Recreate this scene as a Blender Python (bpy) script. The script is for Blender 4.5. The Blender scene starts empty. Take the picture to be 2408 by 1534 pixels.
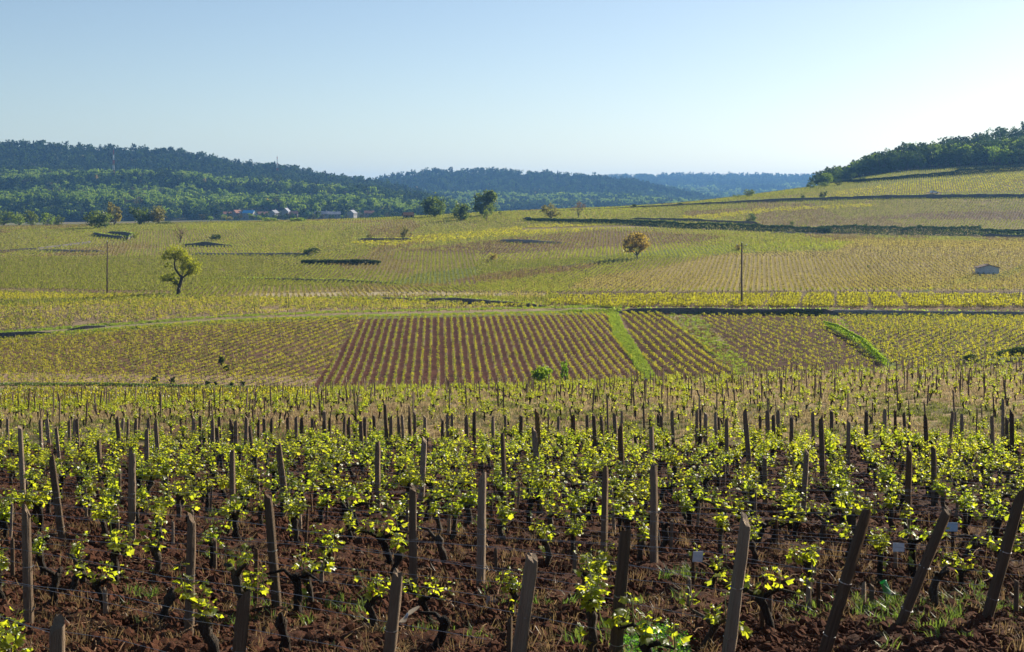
import bpy, math, random
import numpy as np
from mathutils import Vector, Matrix, Euler

# ------------------------------------------------------------------ camera, world, sun
CZ = 30.0                      # eye height of the camera above the datum (m)
F, U0, V0 = 3344.4, 1204.0, 470.0   # focal length / centre / horizon in pixels of a 2408 wide picture
SC = bpy.context.scene
COL = SC.collection
cam_d = bpy.data.cameras.new('camera'); cam = bpy.data.objects.new('camera', cam_d); COL.objects.link(cam)
cam.location = (0, 0, CZ); cam.rotation_euler = (math.radians(90), 0, 0)
cam_d.sensor_width = 36; cam_d.lens = 50; cam_d.shift_y = -(766.6 - V0) / 2408.0
cam_d.clip_start = 0.1; cam_d.clip_end = 40000
SC.camera = cam

SUN_AZ, SUN_EL = math.radians(45), math.radians(25)
sdir = Vector((math.sin(SUN_AZ) * math.cos(SUN_EL), math.cos(SUN_AZ) * math.cos(SUN_EL), math.sin(SUN_EL)))
wd = bpy.data.worlds.new('World'); SC.world = wd; wd.use_nodes = True
wn = wd.node_tree.nodes; wn.clear()
sky = wn.new('ShaderNodeTexSky'); sky.sky_type = 'NISHITA'; sky.sun_disc = False
sky.sun_elevation = SUN_EL; sky.sun_rotation = SUN_AZ
sky.altitude = 250; sky.air_density = 0.85; sky.dust_density = 0.6; sky.ozone_density = 1.2
bg = wn.new('ShaderNodeBackground'); bg.inputs[1].default_value = 0.066
wo = wn.new('ShaderNodeOutputWorld')
wd.node_tree.links.new(sky.outputs[0], bg.inputs[0]); wd.node_tree.links.new(bg.outputs[0], wo.inputs[0])
sl = bpy.data.lights.new('sun', 'SUN'); sl.energy = 5.0; sl.angle = math.radians(0.6); sl.color = (1.0, 0.91, 0.75)
so = bpy.data.objects.new('sun', sl); COL.objects.link(so)
so.rotation_euler = (-sdir).to_track_quat('-Z', 'Y').to_euler(); so.location = (60, 80, 120)
SC.view_settings.view_transform = 'Standard'; SC.view_settings.look = 'None'
SC.view_settings.exposure = 0.84; SC.view_settings.gamma = 1.0
cy = SC.cycles
cy.max_bounces = 6; cy.diffuse_bounces = 3; cy.glossy_bounces = 2; cy.transmission_bounces = 4
cy.transparent_max_bounces = 6; cy.volume_bounces = 0; cy.use_denoising = True
cy.volume_step_rate = 4.0; cy.caustics_reflective = False; cy.caustics_refractive = False
try: cy.denoiser = 'OPENIMAGEDENOISE'; cy.denoising_input_passes = 'RGB_ALBEDO_NORMAL'
except Exception: pass

rng = np.random.default_rng(7)
R = random.Random(11)

# ------------------------------------------------------------------ materials
def new_mat(name):
    m = bpy.data.materials.new(name); m.use_nodes = True
    nt = m.node_tree; nt.nodes.clear()
    return m, nt, nt.nodes, nt.links
def noise(nt, scale, detail=3, vec=None, rough=0.55):
    n = nt.nodes.new('ShaderNodeTexNoise'); n.inputs['Scale'].default_value = scale
    n.inputs['Detail'].default_value = detail; n.inputs['Roughness'].default_value = rough
    if vec is not None: nt.links.new(vec, n.inputs['Vector'])
    return n.outputs['Fac']
def ramp(nt, fac, stops):
    r = nt.nodes.new('ShaderNodeValToRGB'); el = r.color_ramp.elements
    while len(el) < len(stops): el.new(0.5)
    for e, (p, c) in zip(el, stops):
        e.position = p; e.color = (*c, 1) if len(c) == 3 else c
    nt.links.new(fac, r.inputs[0]); return r.outputs[0]
def mixc(nt, fac, a, b, mode='MIX'):
    m = nt.nodes.new('ShaderNodeMix'); m.data_type = 'RGBA'; m.blend_type = mode
    for s, v in ((m.inputs[0], fac), (m.inputs[6], a), (m.inputs[7], b)):
        if hasattr(v, 'is_output'): nt.links.new(v, s)
        elif isinstance(v, (int, float)): s.default_value = v
        else: s.default_value = (*v, 1)
    return m.outputs[2]
def texco(nt, kind='Object'):
    return nt.nodes.new('ShaderNodeTexCoord').outputs[kind]
def scalev(nt, vec, s):
    m = nt.nodes.new('ShaderNodeMapping'); m.inputs['Scale'].default_value = s
    nt.links.new(vec, m.inputs[0]); return m.outputs[0]
def principled(nt, color, rough=0.9, bump=None, bump_s=0.4, bump_d=0.02, spec=0.2):
    p = nt.nodes.new('ShaderNodeBsdfPrincipled'); o = nt.nodes.new('ShaderNodeOutputMaterial')
    if hasattr(color, 'is_output'): nt.links.new(color, p.inputs['Base Color'])
    else: p.inputs['Base Color'].default_value = (*color, 1)
    p.inputs['Roughness'].default_value = rough; p.inputs['Specular IOR Level'].default_value = spec
    if bump is not None:
        b = nt.nodes.new('ShaderNodeBump'); b.inputs['Strength'].default_value = bump_s; b.inputs['Distance'].default_value = bump_d
        nt.links.new(bump, b.inputs['Height']); nt.links.new(b.outputs[0], p.inputs['Normal'])
    nt.links.new(p.outputs[0], o.inputs[0]); return p

def leaf_mat(name, c1, c2, t1, t2, trans=0.55, gloss=0.06):
    """two-sided leaf: diffuse + translucent + a little gloss; colour varies from plant to plant and leaf to leaf"""
    m, nt, N, L = new_mat(name)
    oi = N.new('ShaderNodeObjectInfo').outputs['Random']
    geo = N.new('ShaderNodeNewGeometry').outputs['Random Per Island']
    mx = N.new('ShaderNodeMath'); mx.operation = 'ADD'; L.new(oi, mx.inputs[0]); L.new(geo, mx.inputs[1])
    hf = N.new('ShaderNodeMath'); hf.operation = 'MULTIPLY'; L.new(mx.outputs[0], hf.inputs[0]); hf.inputs[1].default_value = 0.5
    dc = mixc(nt, hf.outputs[0], c1, c2); tc = mixc(nt, hf.outputs[0], t1, t2)
    d = N.new('ShaderNodeBsdfDiffuse'); L.new(dc, d.inputs[0])
    t = N.new('ShaderNodeBsdfTranslucent'); L.new(tc, t.inputs[0])
    g = N.new('ShaderNodeBsdfGlossy'); g.inputs['Roughness'].default_value = 0.38; g.inputs[0].default_value = (1, 1, 1, 1)
    a = N.new('ShaderNodeMixShader'); a.inputs[0].default_value = trans; L.new(d.outputs[0], a.inputs[1]); L.new(t.outputs[0], a.inputs[2])
    b = N.new('ShaderNodeMixShader'); b.inputs[0].default_value = gloss; L.new(a.outputs[0], b.inputs[1]); L.new(g.outputs[0], b.inputs[2])
    o = N.new('ShaderNodeOutputMaterial'); L.new(b.outputs[0], o.inputs[0])
    return m
def wood_mat(name, c1, c2, c3):
    m, nt, N, L = new_mat(name)
    oc = texco(nt); g = noise(nt, 1.0, 5, scalev(nt, oc, (9, 9, 1.2)), 0.7); f = noise(nt, 1.0, 3, scalev(nt, oc, (2.2, 2.2, 3)))
    oi = N.new('ShaderNodeObjectInfo').outputs['Random']
    c = ramp(nt, g, [(0.3, c1), (0.52, c2), (0.72, c3)])
    c = mixc(nt, f, c, mixc(nt, oi, c1, c3)); c = mixc(nt, 1.0, c, ramp(nt, oi, [(0, (.85, .78, .70)), (.5, (1.1, 1.02, .94)), (1, (1.35, 1.3, 1.25))]), 'MULTIPLY')
    principled(nt, c, 0.85, g, 0.9, 0.3)
    return m
def plain_mat(name, c, rough=0.8, var=0.35, scale=6.0, bump_d=0.01, metal=0.0, spec=0.3):
    m, nt, N, L = new_mat(name)
    n = noise(nt, scale, 5, texco(nt)); lo = tuple(x * (1 - var) for x in c); hi = tuple(min(1, x * (1 + var)) for x in c)
    p = principled(nt, ramp(nt, n, [(0.3, lo), (0.7, hi)]), rough, n, 0.4, bump_d, spec)
    p.inputs['Metallic'].default_value = metal
    return m

def soil_mat():
    m, nt, N, L = new_mat('field_soil')
    at = N.new('ShaderNodeAttribute'); at.attribute_name = 'land'; col = at.outputs['Color']; st = at.outputs['Alpha']
    oc = texco(nt)
    n1 = noise(nt, 0.35, 4, oc); n2 = noise(nt, 3.5, 6, oc, 0.65); n3 = noise(nt, 28, 4, oc, 0.7)
    v = ramp(nt, n2, [(0.25, (0.45, 0.45, 0.45)), (0.75, (1.55, 1.5, 1.45))])
    c = mixc(nt, 1.0, col, v, 'MULTIPLY')
    v1 = ramp(nt, n1, [(0.3, (0.75, 0.75, 0.75)), (0.7, (1.25, 1.25, 1.25))])
    c = mixc(nt, 1.0, c, v1, 'MULTIPLY')
    v3 = ramp(nt, n3, [(0.3, (0.55, 0.55, 0.55)), (0.72, (1.5, 1.45, 1.4))])
    c = mixc(nt, 0.8, c, v3, 'MULTIPLY')
    straw = ramp(nt, noise(nt, 7.0, 6, scalev(nt, oc, (1.6, 0.7, 1)), 0.75), [(0.52, (0, 0, 0)), (0.66, (1, 1, 1))])
    mm = N.new('ShaderNodeMath'); mm.operation = 'MULTIPLY'; L.new(straw, mm.inputs[0]); L.new(st, mm.inputs[1])
    c = mixc(nt, mm.outputs[0], c, (0.34, 0.26, 0.15))
    principled(nt, c, 0.95, noise(nt, 9, 8, oc, 0.7), 0.9, 0.12, 0.1)
    return m
def ground_mat(name, c1, c2, scale):
    m, nt, N, L = new_mat(name)
    n = noise(nt, scale, 6, texco(nt), 0.7)
    principled(nt, ramp(nt, n, [(0.3, c1), (0.7, c2)]), 0.95, n, 0.5, 1.0, 0.1)
    return m
def stone_mat(name, c1, c2, scale):
    m, nt, N, L = new_mat(name)
    oc = texco(nt)
    vo = N.new('ShaderNodeTexVoronoi'); vo.inputs['Scale'].default_value = scale; L.new(scalev(nt, oc, (1, 1, 1.8)), vo.inputs['Vector'])
    n = noise(nt, scale * 2.3, 4, oc)
    c = mixc(nt, vo.outputs['Color'], c1, c2); c = mixc(nt, 0.6, c, ramp(nt, n, [(0.3, (0.5, 0.5, 0.5)), (0.7, (1.3, 1.3, 1.3))]), 'MULTIPLY')
    principled(nt, c, 0.9, vo.outputs['Distance'], 0.8, 0.05, 0.1)
    return m

M = {}
M['soil'] = soil_mat()
M['leaf'] = leaf_mat('young_vine_leaf', (0.08, 0.14, 0.015), (0.14, 0.16, 0.015), (0.43, 0.58, 0.02), (0.74, 0.70, 0.03), 0.70, 0.04)
M['leaf_far'] = leaf_mat('vine_leaf_mass', (0.10, 0.12, 0.025), (0.17, 0.15, 0.04), (0.34, 0.42, 0.03), (0.49, 0.47, 0.055), 0.53, 0.02)
M['leaf_pale'] = leaf_mat('vine_leaf_pale', (0.15, 0.15, 0.04), (0.22, 0.19, 0.06), (0.52, 0.48, 0.08), (0.64, 0.52, 0.12), 0.52, 0.02)
M['leaf_green'] = leaf_mat('vine_leaf_green', (0.07, 0.11, 0.02), (0.12, 0.14, 0.02), (0.34, 0.42, 0.03), (0.50, 0.48, 0.04), 0.54, 0.02)
M['leaf_yellow'] = leaf_mat('vine_leaf_yellow', (0.16, 0.18, 0.01), (0.22, 0.20, 0.02), (0.52, 0.53, 0.022), (0.68, 0.60, 0.032), 0.58, 0.02)
M['leaf_brown'] = leaf_mat('vine_leaf_brownish', (0.12, 0.10, 0.035), (0.17, 0.13, 0.05), (0.34, 0.27, 0.05), (0.44, 0.32, 0.06), 0.45, 0.02)
M['stem'] = plain_mat('green_stem', (0.16, 0.18, 0.05), 0.6)
M['bark'] = wood_mat('vine_bark', (0.018, 0.014, 0.011), (0.045, 0.034, 0.026), (0.09, 0.07, 0.05))
M['post'] = wood_mat('weathered_post', (0.15, 0.105, 0.07), (0.40, 0.29, 0.20), (0.62, 0.50, 0.38))
M['post_new'] = wood_mat('ochre_post', (0.20, 0.12, 0.04), (0.34, 0.21, 0.07), (0.42, 0.28, 0.11))
M['post_brown'] = wood_mat('brown_post', (0.12, 0.065, 0.035), (0.22, 0.13, 0.07), (0.30, 0.19, 0.11))
M['pole'] = wood_mat('pole_wood', (0.10, 0.075, 0.055), (0.17, 0.13, 0.10), (0.25, 0.20, 0.16))
M['wire'] = plain_mat('galvanised_wire', (0.40, 0.40, 0.40), 0.45, 0.2, 30, 0.0, 0.9, 0.5)
M['straw'] = leaf_mat('dry_straw', (0.13, 0.075, 0.035), (0.27, 0.18, 0.085), (0.24, 0.15, 0.06), (0.42, 0.29, 0.13), 0.4, 0.02)
M['straw_pale'] = leaf_mat('pale_straw', (0.24, 0.17, 0.08), (0.40, 0.31, 0.16), (0.40, 0.30, 0.13), (0.58, 0.46, 0.24), 0.42, 0.02)
M['weed'] = leaf_mat('weed_green', (0.045, 0.085, 0.02), (0.085, 0.115, 0.03), (0.14, 0.27, 0.03), (0.26, 0.33, 0.05), 0.45, 0.03)
M['clover'] = leaf_mat('clover_green', (0.04, 0.12, 0.015), (0.07, 0.17, 0.02), (0.16, 0.45, 0.02), (0.24, 0.52, 0.03), 0.5, 0.04)
M['clod'] = plain_mat('soil_clod', (0.088, 0.037, 0.021), 0.95, 0.5, 14, 0.05, 0, 0.05)
M['grass'] = leaf_mat('grass_blade', (0.07, 0.12, 0.02), (0.14, 0.16, 0.035), (0.36, 0.58, 0.04), (0.52, 0.60, 0.06), 0.52, 0.02)
M['grass_dull'] = leaf_mat('dull_grass_blade', (0.08, 0.10, 0.03), (0.14, 0.14, 0.045), (0.18, 0.24, 0.05), (0.30, 0.30, 0.07), 0.42, 0.02)
M['tree_green'] = leaf_mat('tree_leaf_green', (0.045, 0.085, 0.018), (0.08, 0.11, 0.02), (0.16, 0.26, 0.03), (0.28, 0.34, 0.04), 0.42, 0.02)
M['tree_dark'] = leaf_mat('tree_leaf_dark', (0.03, 0.05, 0.016), (0.05, 0.075, 0.02), (0.08, 0.13, 0.02), (0.13, 0.18, 0.03), 0.35, 0.02)
M['tree_yellow'] = leaf_mat('tree_leaf_yellowgreen', (0.09, 0.12, 0.012), (0.14, 0.16, 0.015), (0.38, 0.46, 0.018), (0.56, 0.55, 0.025), 0.54, 0.02)
M['tree_orange'] = leaf_mat('tree_leaf_orange', (0.12, 0.10, 0.022), (0.17, 0.12, 0.025), (0.44, 0.38, 0.05), (0.66, 0.44, 0.05), 0.56, 0.02)
M['tree_olive'] = leaf_mat('tree_leaf_olive', (0.09, 0.095, 0.025), (0.125, 0.115, 0.03), (0.32, 0.31, 0.045), (0.42, 0.35, 0.055), 0.46, 0.02)
M['tree_bare'] = leaf_mat('tree_twig_buds', (0.13, 0.10, 0.06), (0.18, 0.13, 0.08), (0.30, 0.20, 0.09), (0.38, 0.24, 0.11), 0.4, 0.02)
M['pine'] = leaf_mat('pine_needles', (0.022, 0.04, 0.02), (0.04, 0.06, 0.026), (0.05, 0.08, 0.03), (0.08, 0.11, 0.04), 0.25, 0.02)
M['forest_pine'] = leaf_mat('forest_pine', (0.016, 0.03, 0.016), (0.03, 0.045, 0.02), (0.03, 0.05, 0.02), (0.05, 0.07, 0.03), 0.12, 0.01)
M['forest_dark'] = leaf_mat('forest_dark_leaf', (0.025, 0.045, 0.016), (0.04, 0.065, 0.018), (0.06, 0.10, 0.02), (0.09, 0.13, 0.03), 0.18, 0.01)
M['forest_green'] = leaf_mat('forest_green_leaf', (0.045, 0.085, 0.018), (0.07, 0.11, 0.02), (0.11, 0.20, 0.02), (0.16, 0.24, 0.03), 0.22, 0.01)
M['forest_lime'] = leaf_mat('forest_lime_leaf', (0.10, 0.19, 0.02), (0.15, 0.22, 0.03), (0.32, 0.52, 0.03), (0.44, 0.54, 0.04), 0.36, 0.01)  # brightened to paint sunlit crowns on the hill benches
M['forest_olive'] = leaf_mat('forest_olive_leaf', (0.075, 0.075, 0.03), (0.11, 0.10, 0.04), (0.16, 0.15, 0.04), (0.22, 0.18, 0.05), 0.22, 0.01)
M['tree_lime'] = leaf_mat('tree_leaf_lime', (0.07, 0.13, 0.02), (0.11, 0.15, 0.025), (0.28, 0.44, 0.04), (0.42, 0.48, 0.05), 0.5, 0.02)
M['bush_bright'] = leaf_mat('bush_leaf_bright', (0.08, 0.17, 0.012), (0.12, 0.19, 0.015), (0.30, 0.56, 0.02), (0.46, 0.58, 0.025), 0.55, 0.03)
M['tbark'] = wood_mat('tree_bark', (0.05, 0.04, 0.03), (0.10, 0.08, 0.065), (0.17, 0.14, 0.12))
M['forest_floor'] = ground_mat('forest_floor', (0.03, 0.04, 0.015), (0.06, 0.07, 0.025), 0.01)
M['stone'] = stone_mat('dry_stone', (0.20, 0.19, 0.18), (0.38, 0.36, 0.33), 3.0)
M['stone_dark'] = stone_mat('dark_dry_stone', (0.10, 0.09, 0.085), (0.22, 0.20, 0.18), 3.0)
M['hut_wall'] = stone_mat('hut_rubble', (0.44, 0.45, 0.46), (0.66, 0.67, 0.69), 4.0)
M['tile_roof'] = plain_mat('brown_roof_tiles', (0.13, 0.075, 0.05), 0.85, 0.4, 3)
M['house_wall'] = plain_mat('pale_render', (0.30, 0.29, 0.275), 0.9, 0.08, 0.5)
M['house_wall_pink'] = plain_mat('pink_render', (0.27, 0.21, 0.185), 0.9, 0.08, 0.5)
M['roof_red'] = plain_mat('red_tiles', (0.32, 0.16, 0.11), 0.85, 0.3, 1)
M['roof_slate'] = plain_mat('slate_roof', (0.22, 0.23, 0.27), 0.6, 0.3, 1)
M['roof_blue'] = plain_mat('blue_sheet_roof', (0.10, 0.42, 0.70), 0.45, 0.1, 1)
M['window'] = plain_mat('dark_glass', (0.03, 0.035, 0.045), 0.15, 0.1, 1, 0, 0, 0.6)
M['white_paint'] = plain_mat('white_car_paint', (0.78, 0.79, 0.80), 0.25, 0.03, 1, 0, 0, 0.6)
M['dark_paint'] = plain_mat('dark_car_paint', (0.05, 0.055, 0.07), 0.3, 0.1, 1, 0, 0, 0.6)
M['rubber'] = plain_mat('tyre_rubber', (0.02, 0.02, 0.02), 0.9)
M['mast_red'] = plain_mat('mast_red', (0.45, 0.10, 0.07), 0.6, 0.1)
M['mast_white'] = plain_mat('mast_white', (0.75, 0.75, 0.75), 0.6, 0.05)
M['insulator'] = plain_mat('insulator_glass', (0.55, 0.62, 0.60), 0.25, 0.1)
M['tag_white'] = plain_mat('white_card', (0.62, 0.66, 0.72), 0.6, 0.08, 20, 0.001)
M['tag_blue'] = plain_mat('pale_blue_card', (0.38, 0.55, 0.70), 0.6, 0.08, 20, 0.001)
M['tag_tan'] = plain_mat('tan_card', (0.36, 0.27, 0.22), 0.7, 0.12, 20, 0.001)
M['husk'] = leaf_mat('pale_husk', (0.62, 0.55, 0.45), (0.70, 0.62, 0.52), (0.5, 0.42, 0.32), (0.55, 0.46, 0.36), 0.3, 0.03)
M['net'] = leaf_mat('green_mesh_plastic', (0.02, 0.26, 0.07), (0.03, 0.34, 0.09), (0.03, 0.50, 0.12), (0.04, 0.60, 0.14), 0.5, 0.1)

# ------------------------------------------------------------------ mesh helpers
def link(name, me, parent=None):
    o = bpy.data.objects.new(name, me); COL.objects.link(o)
    if parent is not None: o.parent = parent
    return o
def tag(o, label=None, cat=None, group=None, kind=None):
    if label: o['label'] = label
    if cat: o['category'] = cat
    if group: o['group'] = group
    if kind: o['kind'] = kind
    return o
def empty(name, loc=(0, 0, 0), rz=0.0):
    e = bpy.data.objects.new(name, None); COL.objects.link(e); e.location = loc; e.rotation_euler = (0, 0, rz); e.empty_display_size = 0.2
    return e
def mesh_np(name, V, Fc, mat=None, smooth=True, nper=None):
    """V (n,3), Fc (m,3) or (m,4) arrays, or lists of faces"""
    me = bpy.data.meshes.new(name)
    V = np.asarray(V, dtype=np.float32)
    if isinstance(Fc, np.ndarray):
        k = Fc.shape[1]; m = Fc.shape[0]
        me.vertices.add(len(V)); me.vertices.foreach_set('co', V.ravel())
        me.loops.add(m * k); me.loops.foreach_set('vertex_index', Fc.astype(np.int32).ravel())
        me.polygons.add(m); me.polygons.foreach_set('loop_start', np.arange(0, m * k, k, dtype=np.int32))
        me.polygons.foreach_set('loop_total', np.full(m, k, dtype=np.int32))
        me.update(calc_edges=True)
    else:
        me.from_pydata([tuple(v) for v in V], [], Fc)
    if smooth: me.polygons.foreach_set('use_smooth', np.ones(len(me.polygons), dtype=bool))
    if mat is not None: me.materials.append(mat)
    return me
class MB:
    def __init__(s): s.v = []; s.f = []
    def add(s, vs, fs):
        b = len(s.v); s.v += [tuple(x) for x in vs]; s.f += [tuple(i + b for i in q) for q in fs]
    def box(s, c, d, rz=0.0, taper=1.0):
        cs, sn = math.cos(rz), math.sin(rz); P = []
        for z in (-1, 1):
            t = taper if z > 0 else 1
            for x, y in ((-1, -1), (1, -1), (1, 1), (-1, 1)):
                a, b = x * d[0] / 2 * t, y * d[1] / 2 * t
                P.append((c[0] + a * cs - b * sn, c[1] + a * sn + b * cs, c[2] + z * d[2] / 2))
        s.add(P, [(3, 2, 1, 0), (4, 5, 6, 7), (0, 1, 5, 4), (1, 2, 6, 5), (2, 3, 7, 6), (3, 0, 4, 7)])
    def tube(s, pts, rad, n=6, cap=True, rfn=None):
        pts = [Vector(p) for p in pts]; rings = []
        for i, p in enumerate(pts):
            t = (pts[min(i + 1, len(pts) - 1)] - pts[max(i - 1, 0)]).normalized()
            a = t.orthogonal() if abs(t.z) < 0.99 else Vector((1, 0, 0)).cross(t)
            ref = Vector((0, 1, 0)) if abs(t.y) < 0.9 else Vector((1, 0, 0))
            a = ref.cross(t).normalized(); b = t.cross(a)
            r = rad[i] if hasattr(rad, '__len__') else rad
            ring = []
            for k in range(n):
                an = 2 * math.pi * k / n; rr = r * (rfn(i, k) if rfn else 1)
                ring.append(p + a * math.cos(an) * rr + b * math.sin(an) * rr)
            rings.append(ring)
        vs = [q for r_ in rings for q in r_]; fs = []
        for i in range(len(pts) - 1):
            for k in range(n):
                fs.append((i * n + k, i * n + (k + 1) % n, (i + 1) * n + (k + 1) % n, (i + 1) * n + k))
        if cap:
            fs.append(tuple(range(n))[::-1]); fs.append(tuple((len(pts) - 1) * n + k for k in range(n)))
        s.add(vs, fs)
    def mesh(s, name, mat, smooth=True):
        return mesh_np(name, s.v, s.f, mat, smooth)
    def build(s, name, mat, parent=None, smooth=True):
        return link(name, s.mesh(name, mat, smooth), parent)

def quads_cloud(C, size, rg, flat=0.0, aspect=1.0):
    """one randomly turned leaf quad (a bent diamond) at each of the centres C; returns V, F"""
    n = len(C)
    nrm = rg.normal(size=(n, 3)); nrm[:, 2] += flat; nrm /= np.linalg.norm(nrm, axis=1)[:, None] + 1e-9
    t = rg.normal(size=(n, 3)); t -= (t * nrm).sum(1)[:, None] * nrm; t /= np.linalg.norm(t, axis=1)[:, None] + 1e-9
    b = np.cross(nrm, t); s = (np.asarray(size) * np.ones(n))[:, None]
    V = np.stack([C - t * s * .5 * aspect, C + b * s * .42 + nrm * s * .08, C + t * s * .5 * aspect, C - b * s * .42 + nrm * s * .08], 1).reshape(-1, 3)
    Fq = (np.arange(n)[:, None] * 4 + np.arange(4)[None, :])
    return V, Fq

# ------------------------------------------------------------------ value noise
_T = np.random.default_rng(3).random((256, 256))
def vnoise(x, y):
    xi = np.floor(x).astype(np.int64); yi = np.floor(y).astype(np.int64); fx = x - xi; fy = y - yi
    fx = fx * fx * (3 - 2 * fx); fy = fy * fy * (3 - 2 * fy)
    g = lambda a, b: _T[a & 255, b & 255]
    return (g(xi, yi) * (1 - fx) + g(xi + 1, yi) * fx) * (1 - fy) + (g(xi, yi + 1) * (1 - fx) + g(xi + 1, yi + 1) * fx) * fy - 0.5
def fbm(x, y, o=4):
    s = 0; a = 1.0
    for i in range(o):
        s = s + a * vnoise(x * 2 ** i + 17.3 * i, y * 2 ** i + 5.1 * i); a *= 0.5
    return s

# ------------------------------------------------------------------ terrain
def pchip(x, y, xq):
    """monotone cubic through (x, y[...,k]) evaluated at xq; y has shape (ncol, n)"""
    h = np.diff(x); dl = np.diff(y, axis=1) / h; m = np.zeros_like(y)
    w1 = 2 * h[1:] + h[:-1]; w2 = h[1:] + 2 * h[:-1]
    ok = dl[:, 1:] * dl[:, :-1] > 0
    den = np.where(ok, w1 / np.where(ok, dl[:, :-1], 1) + w2 / np.where(ok, dl[:, 1:], 1), 1)
    m[:, 1:-1] = np.where(ok, (w1 + w2) / den, 0); m[:, 0] = dl[:, 0]; m[:, -1] = dl[:, -1]
    i = np.clip(np.searchsorted(x, xq) - 1, 0, len(x) - 2); t = (xq - x[i]) / h[i]
    return (y[:, i] * (2 * t**3 - 3 * t**2 + 1) + m[:, i] * h[i] * (t**3 - 2 * t**2 + t)
            + y[:, i + 1] * (-2 * t**3 + 3 * t**2) + m[:, i + 1] * h[i] * (t**3 - t**2))
# each line: distance, then (u, v) where the ground at that distance is seen in a 2408 px wide picture
PLANE = lambda d: 878.0 + 8694.0 / d
FEAT = [(d, [(0, PLANE(d))]) for d in (1.5, 3, 6, 10, 16, 24, 34, 44, 51)] + [
    (54, [(0, 1050)]), (57, [(0, 1060)]), (61, [(0, 1016), (2408, 1010)]),
    (73, [(0, 975), (1204, 955), (2408, 940)]),
    (85, [(0, 966), (600, 948), (1204, 936), (1800, 922), (2408, 908)]),
    (100, [(0, 956), (600, 936), (1204, 920), (1800, 900), (2408, 882)]),
    (115, [(0, 940), (600, 926), (1204, 917), (1800, 887), (2408, 862)]),
    (140, [(0, 916), (500, 917), (760, 925), (1204, 935), (1800, 915), (2408, 880)]),
    (165, [(0, 903), (600, 913), (1204, 912), (1600, 895), (2000, 873), (2408, 856)]),
    (185, [(0, 868), (600, 860), (1204, 855), (1800, 836), (2408, 816)]),
    (210, [(0, 826), (600, 796), (1204, 786), (1800, 778), (2408, 772)]),
    (235, [(0, 792), (400, 763), (800, 746), (1204, 740), (1600, 739), (2000, 742), (2408, 745)]),
    (241.5, [(0, 786), (400, 758), (800, 742), (1204, 736), (1600, 735), (2000, 738), (2408, 741)]),
    (243.5, [(0, 784), (400, 757), (800, 741), (1204, 733), (1400, 729), (1500, 725), (2408, 726)]),
    (275, [(0, 728), (400, 716), (800, 713), (1204, 709), (1500, 703), (2000, 701), (2408, 704)]),
    (310, [(0, 704), (400, 697), (800, 699), (1204, 695), (1500, 689), (2000, 685), (2408, 686)]),
    (360, [(0, 671), (800, 666), (1204, 661), (1500, 656), (2408, 656)]),
    (420, [(0, 636), (600, 631), (1204, 620), (1500, 611), (2408, 612)]),
    (480, [(0, 602), (600, 598), (1204, 582), (1500, 579), (2000, 578), (2408, 582)]),
    (560, [(0, 571), (600, 564), (1204, 552), (1500, 545), (2000, 562), (2408, 568)]),
    (600, [(0, 556), (600, 548), (1204, 538), (1500, 530), (1800, 543), (2100, 550), (2408, 554)]),
    (640, [(0, 546), (600, 534), (900, 528), (1204, 520), (1500, 514), (1800, 518), (2100, 519), (2408, 524)]),
    (700, [(0, 538), (600, 526), (900, 518), (1050, 512), (1204, 505), (1300, 500), (1500, 495), (1800, 485), (2100, 471), (2408, 466)]),
    (760, [(0, 534), (600, 522), (803, 517), (950, 512), (1050, 506), (1204, 498), (1300, 494), (1440, 489), (1600, 480), (1800, 461), (2100, 440), (2408, 426)]),
    (850, [(0, 532), (600, 521), (803, 517), (950, 513), (1050, 509), (1204, 503), (1500, 490), (1700, 468), (1800, 455), (1910, 441), (2100, 411), (2408, 393)]),
    (950, [(0, 530), (600, 520), (950, 515), (1204, 510), (1500, 500), (1800, 470), (1910, 447), (2100, 396), (2408, 364)]),
    (1100, [(0, 529), (600, 519), (1204, 517), (1500, 508), (1800, 486), (1910, 460), (2000, 424), (2100, 385), (2408, 328)]),
    (1350, [(0, 527), (600, 517), (1204, 517), (1500, 515), (1800, 505), (1950, 485), (2100, 425), (2408, 345)]),
    (1800, [(0, 512), (1204, 512), (1800, 512), (2000, 506), (2408, 420)]),
    (3500, [(0, 491), (2408, 491)]), (9000, [(0, 478.5)])]
UG = np.linspace(-1400, 3800, 261)
DQ = np.exp(np.linspace(math.log(1.5), math.log(9000), 1500))
_dk = np.array([f[0] for f in FEAT]); _Z = np.zeros((len(UG), len(FEAT)))
for j, (d, kv) in enumerate(FEAT):
    vv = np.interp(UG, [k[0] for k in kv], [k[1] for k in kv])
    if len(kv) > 1:
        k = np.exp(-0.5 * (np.arange(-4, 5) / 2.0) ** 2); k /= k.sum()
        vv = np.convolve(np.pad(vv, 4, 'edge'), k, 'valid')
    _Z[:, j] = CZ - (vv - V0) / F * d
ZG = pchip(_dk, _Z, DQ)
_l0, _dl = math.log(1.5), (math.log(9000) - math.log(1.5)) / (len(DQ) - 1)
def H(x, y):
    x = np.asarray(x, float); y = np.maximum(np.asarray(y, float), 1.5)
    u = np.clip((U0 + F * x / y - UG[0]) / (UG[1] - UG[0]), 0, len(UG) - 1.001); l = np.clip((np.log(y) - _l0) / _dl, 0, len(DQ) - 1.001)
    i = u.astype(int); j = l.astype(int); a = u - i; b = l - j
    return (ZG[i, j] * (1 - a) + ZG[i + 1, j] * a) * (1 - b) + (ZG[i, j + 1] * (1 - a) + ZG[i + 1, j + 1] * a) * b
def uv(x, y, z=None):
    if z is None: z = H(x, y)
    return U0 + F * np.asarray(x) / y, V0 - F * (np.asarray(z) - CZ) / y
def P(u, v, d): return Vector(((u - U0) / F * d, d, CZ - (v - V0) / F * d))
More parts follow.
